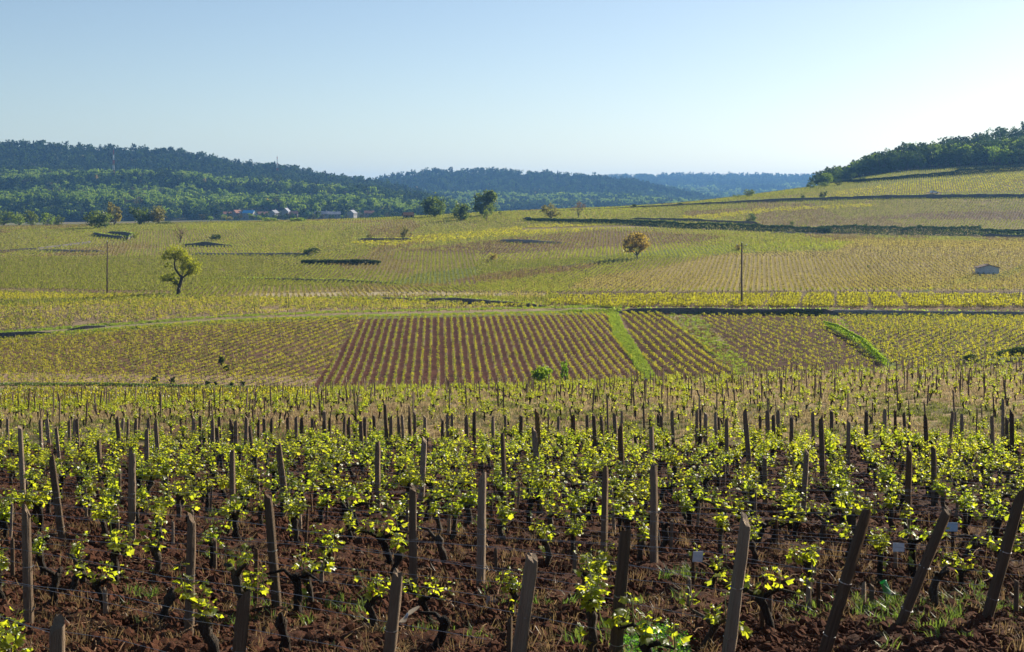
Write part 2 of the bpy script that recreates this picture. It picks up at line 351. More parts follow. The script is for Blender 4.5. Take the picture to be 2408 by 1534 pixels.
def cast(u, v, dmin=1.6, dmax=8000):
    """the point of the ground seen at (u, v)"""
    d = np.exp(np.arange(math.log(dmin), math.log(dmax), 0.002))
    g = H((u - U0) / F * d, d) - (CZ - (v - V0) / F * d)
    k = np.nonzero(g >= 0)[0]
    if len(k) == 0: dd = d[np.argmax(g)]
    elif k[0] == 0: dd = d[0]
    else:
        i = k[0]; dd = d[i - 1] + (d[i] - d[i - 1]) * (-g[i - 1]) / (g[i] - g[i - 1])
    x = (u - U0) / F * dd
    return Vector((x, dd, float(H(x, dd))))
def in_poly(px, py, poly):
    px = np.asarray(px); py = np.asarray(py); r = np.zeros(px.shape, bool); n = len(poly)
    for i in range(n):
        x1, y1 = poly[i]; x2, y2 = poly[(i + 1) % n]
        if y1 == y2: continue
        c = (py >= min(y1, y2)) & (py < max(y1, y2))
        r ^= c & (px < x1 + (py - y1) * (x2 - x1) / (y2 - y1))
    return r
def strip(pts):
    """(u, v, half width) -> polygon"""
    return [(u - w * a, v - w * b) for u, v, w, a, b in pts] + [(u + w * a, v + w * b) for u, v, w, a, b in pts[::-1]]

# ------------------------------------------------------------------ ground sheet with its land use
B1 = [(-400, 935), (0, 904), (730, 916), (857, 745), (600, 752), (400, 764), (0, 796), (-400, 835)]
B2 = [(730, 916), (857, 745), (1430, 737), (1446, 790), (1482, 840), (1513, 890), (1204, 914)]
GT = [(1426, 734), (1450, 734), (1466, 770), (1510, 838), (1542, 890), (1513, 890), (1482, 840), (1444, 790)]
B3 = [(1458, 737), (1560, 738), (1738, 882), (1548, 894), (1512, 838)]
B4 = [(1558, 738), (1645, 740), (1770, 876), (1732, 884)]
B5 = [(1645, 740), (1950, 741), (2084, 868), (1770, 876)]
B6 = [(1966, 742), (2800, 744), (2800, 858), (2408, 858), (2108, 868)]
PATHB = [(1948, 741), (1970, 741), (2014, 786), (1996, 786)]
TRACK = [(-300, 806), (0, 791), (247, 773), (533, 752), (803, 742), (1100, 736), (1330, 731), (1460, 730), (1460, 722),
         (1330, 724.5), (1330, 727), (1100, 732), (803, 738), (533, 748), (247, 768), (0, 785), (-300, 800)]
PC = [(-300, 800), (0, 784), (250, 766), (530, 748), (800, 738), (1200, 731), (1330, 725), (1283, 720), (800, 706), (560, 703), (330, 707), (0, 723), (-300, 735)]
YR = [(1290, 716), (1330, 700), (1283, 691), (1500, 686), (2800, 683), (2800, 727), (1465, 727), (1345, 719)]
YL = [(-300, 712), (0, 708), (330, 704), (380, 698), (0, 692), (-300, 692)]
PALE = [(470, 704), (800, 699), (1283, 704), (1290, 690), (900, 686), (600, 690)]
TANR = [(1330, 684), (2800, 682), (2800, 572), (2000, 565), (1760, 585), (1560, 630), (1380, 655)]
BRN1 = [(1035, 664), (1150, 667), (1390, 634), (1420, 619), (1250, 632), (1130, 650)]
BRN2 = [(930, 592), (1204, 562), (1420, 542), (1720, 556), (1640, 572), (1330, 590), (1150, 600)]
GRN1 = [(880, 672), (1040, 668), (1140, 640), (1420, 618), (1700, 598), (1960, 590), (2010, 570), (1700, 575), (1300, 612), (1000, 640)]
GRNL = [(-300, 690), (700, 690), (1000, 660), (900, 640), (300, 610), (-300, 612)]
BRNL = [(-300, 693), (0, 688), (400, 694), (400, 688), (0, 680), (-300, 684)]
YEL2 = [(820, 572), (1300, 528), (1500, 535), (1200, 556), (900, 580)]
YEL3 = [(1640, 520), (1800, 500), (2050, 487), (2050, 480), (1800, 492), (1600, 512)]
YEL4 = [(1850, 470), (2500, 445), (2500, 400), (2150, 425)]
BRNR = [(2000, 515), (2500, 520), (2500, 495), (2200, 500)]
GHUT = [(2150, 690), (2270, 650), (2330, 652), (2460, 600), (2460, 622), (2340, 660), (2250, 668)]

def land(u, v, x, d, z):
    n = len(u); c = np.zeros((n, 4)); nz = fbm(x * 0.06, d * 0.06, 3); nf = fbm(x * 0.4, d * 0.4, 3); nl = fbm(x * .012, d * .008, 3)
    ju = u + nf * 6; jv = v + nf * 2.5
    def put(m, col, straw=0.0): c[m] = (*col, straw)
    put(np.ones(n, bool), (0.25, 0.20, 0.075), 0.3)
    put(d < 55, (0.076, 0.031, 0.017), 0.08 ); c[(d < 55) & (nz > .12), 3] = .25; c[(d < 55) & (nf < -.25), :3] = (0.056, 0.024, 0.014)
    p2 = (d >= 55) & (d < 122)
    put(p2, (0.34, 0.25, 0.125), 0.7)
    put(p2 & (nz + nf * .6 > 0.34), (0.15, 0.14, 0.055), 0.6)
    put(p2 & (d < 69) & (nf > -.2), (0.17, 0.145, 0.06), 0.35)
    put(p2 & (nz < -0.34), (0.20, 0.12, 0.06), 0.5)
    put((d >= 122) & (d < 160), (0.14, 0.17, 0.05), 0.35)
    put((d >= 88) & (d < 138) & (u < 760 + nf * 40), (0.15, 0.085, 0.045), 0.3)
    B = (d > 138) & (d < 246)
    put(B & (d >= 150), (0.24, 0.17, 0.09), 0.5)
    put(B & in_poly(u, v, B1), (0.145, 0.09, 0.04), 0.3)
    m = B & in_poly(u, v, B1) & (nz > 0.2); put(m, (0.15, 0.085, 0.05), 0.3)
    put(B & (jv > 885 + (u - 720) * .012) & in_poly(u, v, B1), (0.30, 0.21, 0.14), 0.6)
    m = B & in_poly(u, v, B2); put(m, (0.098, 0.034, 0.016), 0.02)
    r = (x + 0.052 * d) / 1.05; fr = np.abs(r - np.round(r))
    put(m & (fr < 0.10), (0.24, 0.19, 0.11), 0.2)
    put(B & in_poly(u, v, B3), (0.088, 0.038, 0.019), 0.1)
    put(B & in_poly(u, v, B5), (0.085, 0.04, 0.02), 0.1)
    put(B & in_poly(u, v, B6), (0.11, 0.066, 0.038), 0.2)
    put(B & in_poly(ju, jv, B4), (0.30, 0.26, 0.13), 0.7)
    put(B & in_poly(ju, jv, B4) & (nf > 0.1), (0.17, 0.18, 0.06), 0.4)
    put(B & in_poly(ju, jv, GT), (0.20, 0.30, 0.035), 0.05)
    put(B & in_poly(u, v, PATHB), (0.24, 0.13, 0.085), 0.1)
    put(B & in_poly(ju, v, [(2010, 786), (2040, 800), (2120, 868), (2090, 868), (1990, 790), (1940, 770)]), (0.15, 0.19, 0.04), 0.2)
    T = (d > 228) & (d < 262)
    g = in_poly(u, v + 4, TRACK) | in_poly(u, v - 4, TRACK) | in_poly(u, v - 9, TRACK)
    put(T & g, (0.17, 0.19, 0.055), 0.25)
    put(T & in_poly(u, v, TRACK), (0.27, 0.225, 0.125), 0.1)
    far = (d > 246)
    put(far & (d < 330) & in_poly(u, v, PC), (0.30, 0.225, 0.13), 0.7)
    put(far & (d < 320) & in_poly(u, v, YR), (0.12, 0.085, 0.04), 0.1)  # soil darkened so the gaps between vine blocks read as shadow
    put(far & (d < 330) & in_poly(u, v, PALE), (0.42, 0.36, 0.22), 0.6)
    put(far & (d < 340) & in_poly(u, v, BRNL), (0.17, 0.105, 0.07), 0.1)
    put(far & (d < 330) & in_poly(u, v, [(-300, 724), (0, 718), (330, 706), (600, 702), (600, 698), (330, 702), (0, 710), (-300, 714)]), (0.13, 0.17, 0.045), 0.1)
    put(far & in_poly(ju, jv, TANR), (0.33, 0.265, 0.11), 0.4)
    put(far & in_poly(ju, jv, BRN1), (0.16, 0.105, 0.06), 0.1)
    put(far & in_poly(ju, jv, BRN2), (0.19, 0.13, 0.07), 0.1)
    put(far & in_poly(ju, jv, GRN1), (0.17, 0.20, 0.06), 0.1)
    put(far & (d < 460) & in_poly(ju, jv, GHUT), (0.14, 0.20, 0.045), 0.1)
    put(far & in_poly(ju, jv, BRNR), (0.20, 0.14, 0.08), 0.1)
    put(d > 775, (0.17, 0.16, 0.07), 0.2)
    put((d > 775) & (u < 1100) & (nl > 0.05), (0.10, 0.14, 0.045), 0.1)
    put((d > 775) & (u < 1000) & (nl < -0.25), (0.20, 0.16, 0.10), 0.1)
    put((d > 780) & (u > 1850) & (v < np.interp(u, [1905, 1960, 2000, 2060, 2100, 2200, 2300, 2420, 2560], [441, 431, 421, 411, 405, 394, 390, 386, 378])), (0.07, 0.08, 0.03), 0.1)
    put(d > 1500, (0.06, 0.08, 0.03), 0.1)
    return c

us = np.concatenate([[-9000, -6000, -4000, -2500, -1500, -900, -520, -320], np.arange(-200, 2612, 4.4), [2740, 2950, 3350, 3950, 5000, 6500, 8500, 11500]])
ds = np.concatenate([np.geomspace(1.6, 9.0, 18)[:-1], np.geomspace(9.0, 55, 330)[:-1], np.geomspace(55, 130, 120)[:-1], np.geomspace(130, 250, 190)[:-1],
                     np.geomspace(250, 800, 170)[:-1], np.geomspace(800, 8200, 50)])
UU, DD = np.meshgrid(us, ds, indexing='ij')
XX = (UU - U0) / F * DD; ZZ = H(XX, DD); VV = V0 - (ZZ - CZ) * F / DD
fade = np.clip((60 - DD) / 8, 0, 1)
rel = 0.10 * fbm(XX * 1.3, DD * 1.3, 2) + 0.085 * np.abs(fbm(XX * 4.2, DD * 4.2, 3)) + 0.05 * fbm(XX * 13, DD * 13, 3)
ZD = ZZ + rel * fade + np.where((DD > 140) & (DD < 246), 0.07 * fbm(XX * 2.0, DD * 2.0, 3), 0)
V = np.stack([XX, DD, ZD], -1).reshape(-1, 3)
ni, nj = UU.shape; idx = np.arange(ni * nj).reshape(ni, nj)
Fq = np.stack([idx[:-1, :-1], idx[1:, :-1], idx[1:, 1:], idx[:-1, 1:]], -1).reshape(-1, 4)
me = mesh_np('ground', V, Fq, M['soil'])
lc = land(UU.ravel(), VV.ravel(), XX.ravel(), DD.ravel(), ZZ.ravel())
at = me.attributes.new('land', 'FLOAT_COLOR', 'POINT'); at.data.foreach_set('color', lc.astype(np.float32).ravel())
tag(link('ground', me), 'rolling red-brown vineyard soil with dry grass, plots and tracks', 'ground', kind='structure')

# ------------------------------------------------------------------ hills
def hill(name, label, sil, foot_v, prof, treeh, u0, u1, du, back=900):
    """sil: skyline (u, v); prof: [(share of the height, distance)]"""
    U = np.arange(u0, u1 + 1, du); dl = prof[-1][1]
    top = np.interp(U, [s[0] for s in sil], [s[1] for s in sil]) + treeh * F / dl
    fv = np.interp(U, [s[0] for s in foot_v], [s[1] for s in foot_v])
    d = np.linspace(prof[0][1], prof[-1][1], 70); fr = np.interp(d, [p[1] for p in prof], [p[0] for p in prof])
    k = np.array([1, 2, 3, 2, 1.]); k /= k.sum(); fr = np.convolve(np.pad(fr, 2, 'edge'), k, 'valid'); fr[-1] = 1
    vv = fv[:, None] + (top - fv)[:, None] * fr[None, :]
    D2, U2 = np.meshgrid(d, U); X2 = (U2 - U0) / F * D2
    Z2 = CZ - (vv - V0) / F * D2
    w = np.sin(np.pi * np.clip(fr, 0, 1)) * 1.0
    Z2 = Z2 + (10 * fbm(X2 * .006, D2 * .006, 3)) * w[None, :]
    bd = np.array([back * .4, back]); bz = np.array([-25.0, -140.0])
    D3 = np.concatenate([D2, D2[:, -1:] + bd[None, :]], 1); Z3 = np.concatenate([Z2, np.maximum(Z2[:, -1:] + bz[None, :], -20)], 1)
    X3 = np.concatenate([X2, (U2[:, -1:] - U0) / F * (D2[:, -1:] + bd[None, :])], 1)
    V = np.stack([X3, D3, Z3], -1).reshape(-1, 3); a, b = D3.shape; ix = np.arange(a * b).reshape(a, b)
    Fq = np.stack([ix[:-1, :-1], ix[1:, :-1], ix[1:, 1:], ix[:-1, 1:]], -1).reshape(-1, 4)
    o = link(name, mesh_np(name, V, Fq, M['forest_floor'])); tag(o, label, 'hill', kind='structure')
    def Hh(x, y):
        uu = U0 + F * x / y; i = np.clip((uu - U[0]) / du, 0, len(U) - 1.001); j = np.clip((y - d[0]) / (d[-1] - d[0]) * (len(d) - 1), 0, len(d) - 1.001)
        ii = i.astype(int); jj = j.astype(int); p = i - ii; q = j - jj
        return (Z2[ii, jj] * (1 - p) + Z2[ii + 1, jj] * p) * (1 - q) + (Z2[ii, jj + 1] * (1 - p) + Z2[ii + 1, jj + 1] * p) * q
    return Hh, U[0], U[-1], d[0], d[-1]
SIL_L = [(-1300, 335), (-500, 320), (-100, 325), (0, 327), (100, 330), (200, 338), (330, 342), (420, 347), (500, 365), (560, 376), (640, 380), (700, 390), (760, 404), (830, 413), (870, 418), (950, 436), (1040, 462), (1100, 482), (1180, 510)]
FT_L = [(-1300, 530), (0, 529), (500, 518), (900, 517), (1180, 520)]
HL = hill('hill', 'long wooded hill rising behind the village', SIL_L, FT_L,
          [(0, 1420), (0.24, 1510), (0.30, 1700), (0.56, 1790), (0.63, 2060), (1.0, 2350)], 11, -1300, 1180, 20)
HM = hill('hill', 'bluish wooded hill in the gap between the other hills', [(600, 470), (780, 436), (860, 424), (900, 413), (960, 403), (1000, 398), (1150, 396), (1260, 401), (1400, 412), (1500, 424), (1600, 446), (1700, 468), (1850, 495)],
          [(600, 500), (1850, 502)], [(0, 2300), (0.10, 2420), (0.16, 2600), (0.30, 2680), (0.36, 2950), (1.0, 3400)], 11, 600, 1850, 20)
HF = hill('hill', 'flat hazy ridge on the far skyline with pale clearings', [(1000, 430), (1300, 420), (1450, 415), (1600, 413), (1700, 414), (1800, 413), (1915, 416), (2600, 425), (4200, 430)],
          [(1000, 480), (4200, 480)], [(0, 3900), (0.3, 4400), (0.45, 4900), (1.0, 5800)], 11, 1000, 4200, 40)

# ------------------------------------------------------------------ scattering (instances on the points of one mesh)
PROTO = {}
def proto_col(name, meshes):
    c = bpy.data.collections.new(name)
    for i, m in enumerate(meshes):
        o = bpy.data.objects.new('%s_%02d' % (name, i), m); c.objects.link(o)
    PROTO[name] = c; return c
def multi_mesh(name, parts, smooth=False):
    """parts: [(V, F(list or array), material)] joined into one mesh with material slots"""
    v = []; f = []; mi = []; b = 0; me = bpy.data.meshes.new(name)
    for k, (pv, pf, mt) in enumerate(parts):
        pv = [tuple(q) for q in pv]; v += pv
        for q in pf: f.append(tuple(int(i) + b for i in q)); mi.append(k)
        b += len(pv); me.materials.append(mt)
    me.from_pydata(v, [], f); me.polygons.foreach_set('material_index', np.array(mi, dtype=np.int32))
    if smooth: me.polygons.foreach_set('use_smooth', np.ones(len(mi), bool))
    return me
def scatter(name, pts, rot, scl, idx, col, label, cat):
    n = len(pts); me = bpy.data.meshes.new(name); me.vertices.add(n)
    me.vertices.foreach_set('co', np.asarray(pts, np.float32).ravel())
    a = me.attributes.new('rot', 'FLOAT_VECTOR', 'POINT'); a.data.foreach_set('vector', np.asarray(rot, np.float32).ravel())
    scl = np.asarray(scl, np.float32)
    if scl.ndim == 1: scl = np.repeat(scl[:, None], 3, 1)
    a = me.attributes.new('scl', 'FLOAT_VECTOR', 'POINT'); a.data.foreach_set('vector', scl.ravel())
    a = me.attributes.new('pick', 'INT', 'POINT'); a.data.foreach_set('value', np.asarray(idx, np.int32))
    o = link(name, me); tag(o, label, cat, kind='stuff')
    ng = bpy.data.node_groups.new(name, 'GeometryNodeTree')
    ng.interface.new_socket('Geometry', in_out='INPUT', socket_type='NodeSocketGeometry')
    ng.interface.new_socket('Geometry', in_out='OUTPUT', socket_type='NodeSocketGeometry')
    N, L = ng.nodes, ng.links
    gi = N.new('NodeGroupInput'); go = N.new('NodeGroupOutput'); ip = N.new('GeometryNodeInstanceOnPoints')
    ci = N.new('GeometryNodeCollectionInfo'); ci.inputs['Collection'].default_value = col
    ci.inputs['Separate Children'].default_value = True; ci.inputs['Reset Children'].default_value = True
    def na(nm, ty):
        q = N.new('GeometryNodeInputNamedAttribute'); q.data_type = ty; q.inputs['Name'].default_value = nm
        return [s for s in q.outputs if s.enabled and s.name == 'Attribute'][0]
    e2r = N.new('FunctionNodeEulerToRotation'); L.new(na('rot', 'FLOAT_VECTOR'), e2r.inputs[0])
    L.new(gi.outputs[0], ip.inputs['Points']); L.new(ci.outputs[0], ip.inputs['Instance'])
    ip.inputs['Pick Instance'].default_value = True; L.new(na('pick', 'INT'), ip.inputs['Instance Index'])
    L.new(e2r.outputs[0], ip.inputs['Rotation']); L.new(na('scl', 'FLOAT_VECTOR'), ip.inputs['Scale'])
    L.new(ip.outputs[0], go.inputs[0])
    md = o.modifiers.new('instances', 'NODES'); md.node_group = ng
    return o
def zrot(n): return np.stack([rng.normal(0, .06, n), rng.normal(0, .06, n), rng.uniform(0, 6.283, n)], 1)

# ------------------------------------------------------------------ trees
def crown_pts(n, blobs, rg, shell=0.55):
    """points in a union of ellipsoids (cx,cy,cz,rx,ry,rz), clumped into sub-clumps with gaps"""
    w = np.array([b[3] * b[4] * b[5] for b in blobs]) ** .75; w /= w.sum(); out = []
    for b, k in zip(blobs, (w * n).astype(int) + 3):
        nc = max(5, k // 22)
        q = rg.normal(size=(nc, 3)); q /= np.linalg.norm(q, axis=1)[:, None]
        q *= (rg.uniform(shell, 1.0, nc) ** .6)[:, None]
        c = q[rg.integers(0, nc, k)] + rg.normal(0, .16, (k, 3))
        out.append(np.array(b[:3]) + c * np.array(b[3:]))
    return np.concatenate(out)
def limb(mb, a, b, r0, r1, rg, n=5, seg=4, wob=.06):
    a = Vector(a); b = Vector(b); L = (b - a).length; pts = []
    for i in range(seg + 1):
        t = i / seg; p = a.lerp(b, t)
        if 0 < i < seg: p += Vector(rg.normal(0, wob * L, 3).tolist())
        pts.append(p)
    mb.tube(pts, [r0 + (r1 - r0) * i / seg for i in range(seg + 1)], n)
    return pts
def tree_meshes(h, w, kind, rg, nleaf, leaf, trunk_h=0.25, blobs=None, density=1.0):
    """a tree of height h, crown width w with its foot at the origin: (trunk MB, crown V, crown F)"""
    mb = MB(); tr = max(0.05, 0.028 * h); cz = h * (trunk_h + (1 - trunk_h) * .5)
    th = h * trunk_h
    if blobs is None:
        blobs = [(0, 0, cz, w * .40, w * .40, h * (1 - trunk_h) * .46)]
        for _ in range(7):
            a = rg.uniform(0, 6.28); r = w * rg.uniform(.16, .34); z = th + (h - th) * rg.uniform(.22, .88)
            s = rg.uniform(.16, .27)
            blobs.append((math.cos(a) * r, math.sin(a) * r, z, w * s, w * s, (h - th) * s * .85))
    limb(mb, (0, 0, -.3), (rg.normal(0, .04 * w), rg.normal(0, .04 * w), th), tr, tr * .75, rg, 7)
    top = mb.v[-4]
    for b in blobs[:6]:
        limb(mb, (0, 0, th * .92), (b[0], b[1], b[2]), tr * .6, tr * .15, rg, 5)
        for _ in range(3):
            q = rg.normal(size=3); q /= np.linalg.norm(q)
            limb(mb, (b[0] * .6, b[1] * .6, th * .4 + b[2] * .6), (b[0] + q[0] * b[3] * .9, b[1] + q[1] * b[4] * .9, b[2] + abs(q[2]) * b[5] * .9), tr * .2, tr * .06, rg, 4, 3)
    C = crown_pts(nleaf, blobs, rg)
    C = C[C[:, 2] > th * .55]
    V, Fq = quads_cloud(C, leaf * rg.uniform(.6, 1.3, len(C)), rg, 0.4)
    return mb, V, Fq
def px(d): return d / F      # metres per picture pixel at distance d
TREES = []
def tree(name, u, v, h_px, w_px, mat, label, cat='tree', group=None, trunk_h=.22, nleaf=1300, leaf_k=.075, blobs=None, dmin=244, seed=0, bark='tbark'):
    p = cast(u, v, dmin); s = px(p.y); h, w = h_px * s * 1.06, w_px * s * 1.14; rg = np.random.default_rng(int(u * 7 + v + seed))
    root = empty(name, p); tag(root, label, cat, group)
    mb, V, Fq = tree_meshes(h, w, None, rg, nleaf, max(leaf_k * (h + w) / 2, .12), trunk_h, blobs)
    mb.build('trunk', M[bark], root)
    link('crown', mesh_np('crown', V, Fq, M[mat], False), root)
    return root, p, s

def forest_proto(rg, conifer=False, n=150, h=12.0, w=9.0, mat='tree_green', leaf=1.5):
    if conifer:
        t = rg.uniform(0, 1, n) ** .7; a = rg.uniform(0, 6.28, n); r = (1 - t) * w * .36 * rg.uniform(.5, 1, n) + .2
        C = np.stack([np.cos(a) * r, np.sin(a) * r, h * (.12 + .88 * t)], 1)
    else:
        b = [(0, 0, h * .58, w * .4, w * .4, h * .38)] + [(rg.normal(0, w * .2), rg.normal(0, w * .2), h * rg.uniform(.45, .8), w * .22, w * .22, h * .18) for _ in range(5)]
        C = crown_pts(n, b, rg, .6)
    V, Fq = quads_cloud(C, leaf * rg.uniform(.6, 1.3, len(C)), rg, .3)
    mb = MB(); mb.tube([(0, 0, -1), (0, 0, h * .5)], [.25, .12], 4)
    return multi_mesh('forest_tree', [(V, Fq, M[mat]), (mb.v, mb.f, M['tbark'])])
rg0 = np.random.default_rng(21)
fp = [forest_proto(rg0, True, 150, 12, 8, 'forest_pine', 1.6) for _ in range(3)] + [forest_proto(rg0, False, 260, 12, 9.5, 'forest_dark', 1.5) for _ in range(2)] \
   + [forest_proto(rg0, False, 260, 12, 10, 'forest_green', 1.5) for _ in range(3)] + [forest_proto(rg0, False, 260, 11.5, 9.5, 'forest_lime', 1.5) for _ in range(3)] \
   + [forest_proto(rg0, False, 220, 10.5, 9, 'forest_olive', 1.5) for _ in range(2)] + [forest_proto(rg0, False, 130, 9, 7, 'tree_orange')]
FOR = proto_col('forest_trees', fp)
def forest(name, label, hl, dens, size, u0=None, u1=None, pines=0.5, clear=None, bench=(), cat='forest'):
    Hh, a, b, d0, d1 = hl; a = a if u0 is None else u0; b = b if u1 is None else u1
    area = (b - a) / F * (d1 ** 2 - d0 ** 2) / 2; n = int(area * dens)
    d = np.sqrt(rng.uniform(d0 ** 2, d1 ** 2, n)); u = rng.uniform(a, b, n); x = (u - U0) / F * d
    z = Hh(x, d); v = V0 - (z - CZ) * F / d
    g = fbm(x * .006, d * .006, 3); g2 = fbm(x * .02 + 40, d * .02, 2)
    t = (d - d0) / (d1 - d0)
    pick = np.where(rng.random(n) < .5, rng.integers(5, 8, n), rng.integers(8, 11, n))
    pick = np.where(g2 + rng.normal(0, .15, n) > .28, rng.integers(11, 13, n), pick)
    dk = np.ones(n, bool)
    for a_, b_ in bench: dk &= ~((d > a_ + 40 * g) & (d < b_ + 40 * g))
    if bench: pick = np.where(dk & (rng.random(n) < .8), rng.integers(3, 6, n), np.where(rng.random(n) < .55, rng.integers(8, 11, n), pick))  # shade painted by tree colour: darker leaves on steep faces, sunlit lime on benches
    pick = np.where((t * 1.25 - .25 + g * .6 > 1 - pines) , np.where(rng.random(n) < .10, rng.integers(0, 3, n), np.where(rng.random(n) < .75, rng.integers(3, 5, n), rng.integers(5, 8, n))), pick)
    pick = np.where(rng.random(n) < .003, 13, pick)
    ok = np.ones(n, bool)
    if clear is not None: ok = clear(u, v, x, d, g)
    s = size * rng.uniform(.65, 1.25, n)
    pts = np.stack([x, d, z - .5], 1)
    scatter(name, pts[ok], zrot(n)[ok], np.stack([s, s, s * rng.uniform(.8, 1.15, n)], 1)[ok], pick[ok], FOR, label, cat)
forest('forest', 'dark pine and fresh green broadleaf forest covering the long hill', HL, 1 / 58., 1.0, -1000, 1170, .42,
       lambda u, v, x, d, g: ~((d < 1500) & (u > 560) & (u < 960) & (fbm(x * .02, d * .02, 2) > -.15)), [(1490, 1730), (1790, 2080)])
def village_keep(u, v, x, d, g): return np.ones(len(u), bool)
n_ = 150; d_ = rng.uniform(1240, 1440, n_); u_ = rng.uniform(470, 1010, n_); x_ = (u_ - U0) / F * d_
scatter('village_trees', np.stack([x_, d_, H(x_, d_) - .5], 1), zrot(n_), rng.uniform(.3, .75, n_), rng.choice([3, 4, 5, 6, 7, 8, 11, 12], n_), FOR, 'small garden trees in and around the village', 'trees')
forest('forest', 'blue-green forest covering the middle hill', HM, 1 / 110., 1.25, 700, 1800, .5, None, [(2420, 2620), (2680, 2960)])
forest('forest', 'hazy forest on the far flat ridge', HF, 1 / 330., 2.0, 1200, 2700, .6,
       lambda u, v, x, d, g: ~(((d > 4380) & (d < 4700) & (g > -.05)) | ((d < 4200) & (g > .22))))

# woods on the right-hand slope: every crown its own tree
wood_protos = []
for i in range(6):
    rg = np.random.default_rng(100 + i); hh = rg.uniform(12, 13.2); ww = rg.uniform(11, 12.5)
    mb, Vc, Fc = tree_meshes(hh, ww * 1.15, None, rg, 1000, 1.0, .02)
    wood_protos.append((mb.mesh('trunk', M['tbark']), mesh_np('crown', Vc, Fc, M[['forest_green', 'forest_dark', 'forest_green', 'forest_green', 'forest_lime', 'forest_green'][i]], False)))
ORD = ['first', 'second', 'third', 'fourth', 'fifth', 'sixth', 'seventh', 'eighth', 'ninth', 'tenth', 'eleventh', 'twelfth', 'thirteenth', 'fourteenth', 'fifteenth',
       'sixteenth', 'seventeenth', 'eighteenth', 'nineteenth', 'twentieth']
TENS = {2: 'twenty', 3: 'thirty', 4: 'forty', 5: 'fifty', 6: 'sixty', 7: 'seventy', 8: 'eighty', 9: 'ninety'}
def ordn(i):
    if i < 20: return ORD[i]
    t, r = divmod(i + 1, 10)
    if t >= 10: return 'number ' + str(i + 1)
    return (TENS[t][:-1] + 'ieth') if r == 0 else TENS[t] + '-' + ORD[r - 1]
wl = [(1905, 441), (1960, 431), (2000, 421), (2060, 411), (2100, 405), (2200, 394), (2300, 390), (2420, 386), (2560, 378)]
cand = []
for row, (back, step) in enumerate([(0, 13), (14, 15), (34, 16), (62, 18), (100, 20), (150, 23), (215, 26)]):
    u = 1914 + row * 13
    while u < 2560:
        vb = np.interp(u, [a[0] for a in wl], [a[1] for a in wl]); p = cast(u, vb, 700)
        y = p.y + back + rng.uniform(-6, 6); x = (u - U0) / F * y
        cand.append((u, x, y, row)); u += step * rng.uniform(.7, 1.3)
rows_w = {}
for u, x, y, row in cand:
    i = R.randrange(6); k = rows_w.setdefault(row, [0]); s = R.uniform(.84, 1.02) * (1.0 if row else .9) * min(1, .6 + (u - 1900) / 350)
    t = empty('woodland_tree', (x, y, float(H(x, y))), R.uniform(0, 6.28)); t.scale = (s, s, s * R.uniform(.9, 1.15))
    tag(t, 'hillside wood tree, %s from the lower end in the %s rank from the vines' % (ordn(k[0]), ORD[row]), 'tree', 'trees of the wood on the right-hand slope')
    k[0] += 1
    link('trunk', wood_protos[i][0], t); link('crown', wood_protos[i][1], t)

# ------------------------------------------------------------------ terrace walls and hedges
def wall(pts, hpx, thick, mat, label, cat='wall', name='terrace_wall', dmin=240, top=None, dmax=8000, step=1.2, ragged=.26):
    """a dry wall along ground points seen at pts; hpx = height in picture pixels (a number or one per point)"""
    W = [cast(u, v, dmin, dmax) for u, v in pts]
    hs = [(hpx if not hasattr(hpx, '__len__') else hpx[i]) * px(W[i].y) for i in range(len(W))]
    P2 = []; HH = []
    for i in range(len(W) - 1):
        L = (W[i + 1] - W[i]).length; n = max(1, int(L / step))
        for k in range(n): t = k / n; P2.append(W[i].lerp(W[i + 1], t)); HH.append(hs[i] + (hs[i + 1] - hs[i]) * t)
    P2.append(W[-1]); HH.append(hs[-1])
    v = []; f = []
    for i, p in enumerate(P2):
        z0 = float(H(p.x, p.y)); h = HH[i] * (.95 + .35 * float(vnoise(p.x * .16, p.y * .16 + 7)) + R.uniform(-.05, .05)) * min(1, .35 + .3 * min(i, len(P2) - 1 - i))
        v += [(p.x, p.y, z0 - .5), (p.x + R.uniform(-.04, .04), p.y + .1 + R.uniform(-.05, .05), z0 + h), (p.x, p.y + thick, z0 + h + R.uniform(-.05, .05)), (p.x, p.y + thick, z0 - .6)]
        if i:
            a = (i - 1) * 4; b = i * 4
            f += [(a, b, b + 1, a + 1), (a + 1, b + 1, b + 2, a + 2), (a + 2, b + 2, b + 3, a + 3)]
    n = len(v); f += [(0, 1, 2, 3), (n - 1, n - 2, n - 3, n - 4)]
    o = link(name, mesh_np(name, v, f, M[mat], False)); tag(o, label, cat)
    if top:
        C = []
        for i, p in enumerate(P2):
            for _ in range(5): C.append((p.x + R.uniform(-.6, .6), p.y + R.uniform(-.05, thick + .3), float(H(p.x, p.y)) + HH[i] + R.uniform(-.05, .22)))
        V, Fq = quads_cloud(np.array(C), rng.uniform(.2, .45, len(C)), rng, .2)
        g = link('grass_top', mesh_np('grass_top', V, Fq, M[top], False), o); g['kind'] = 'stuff'
    return o
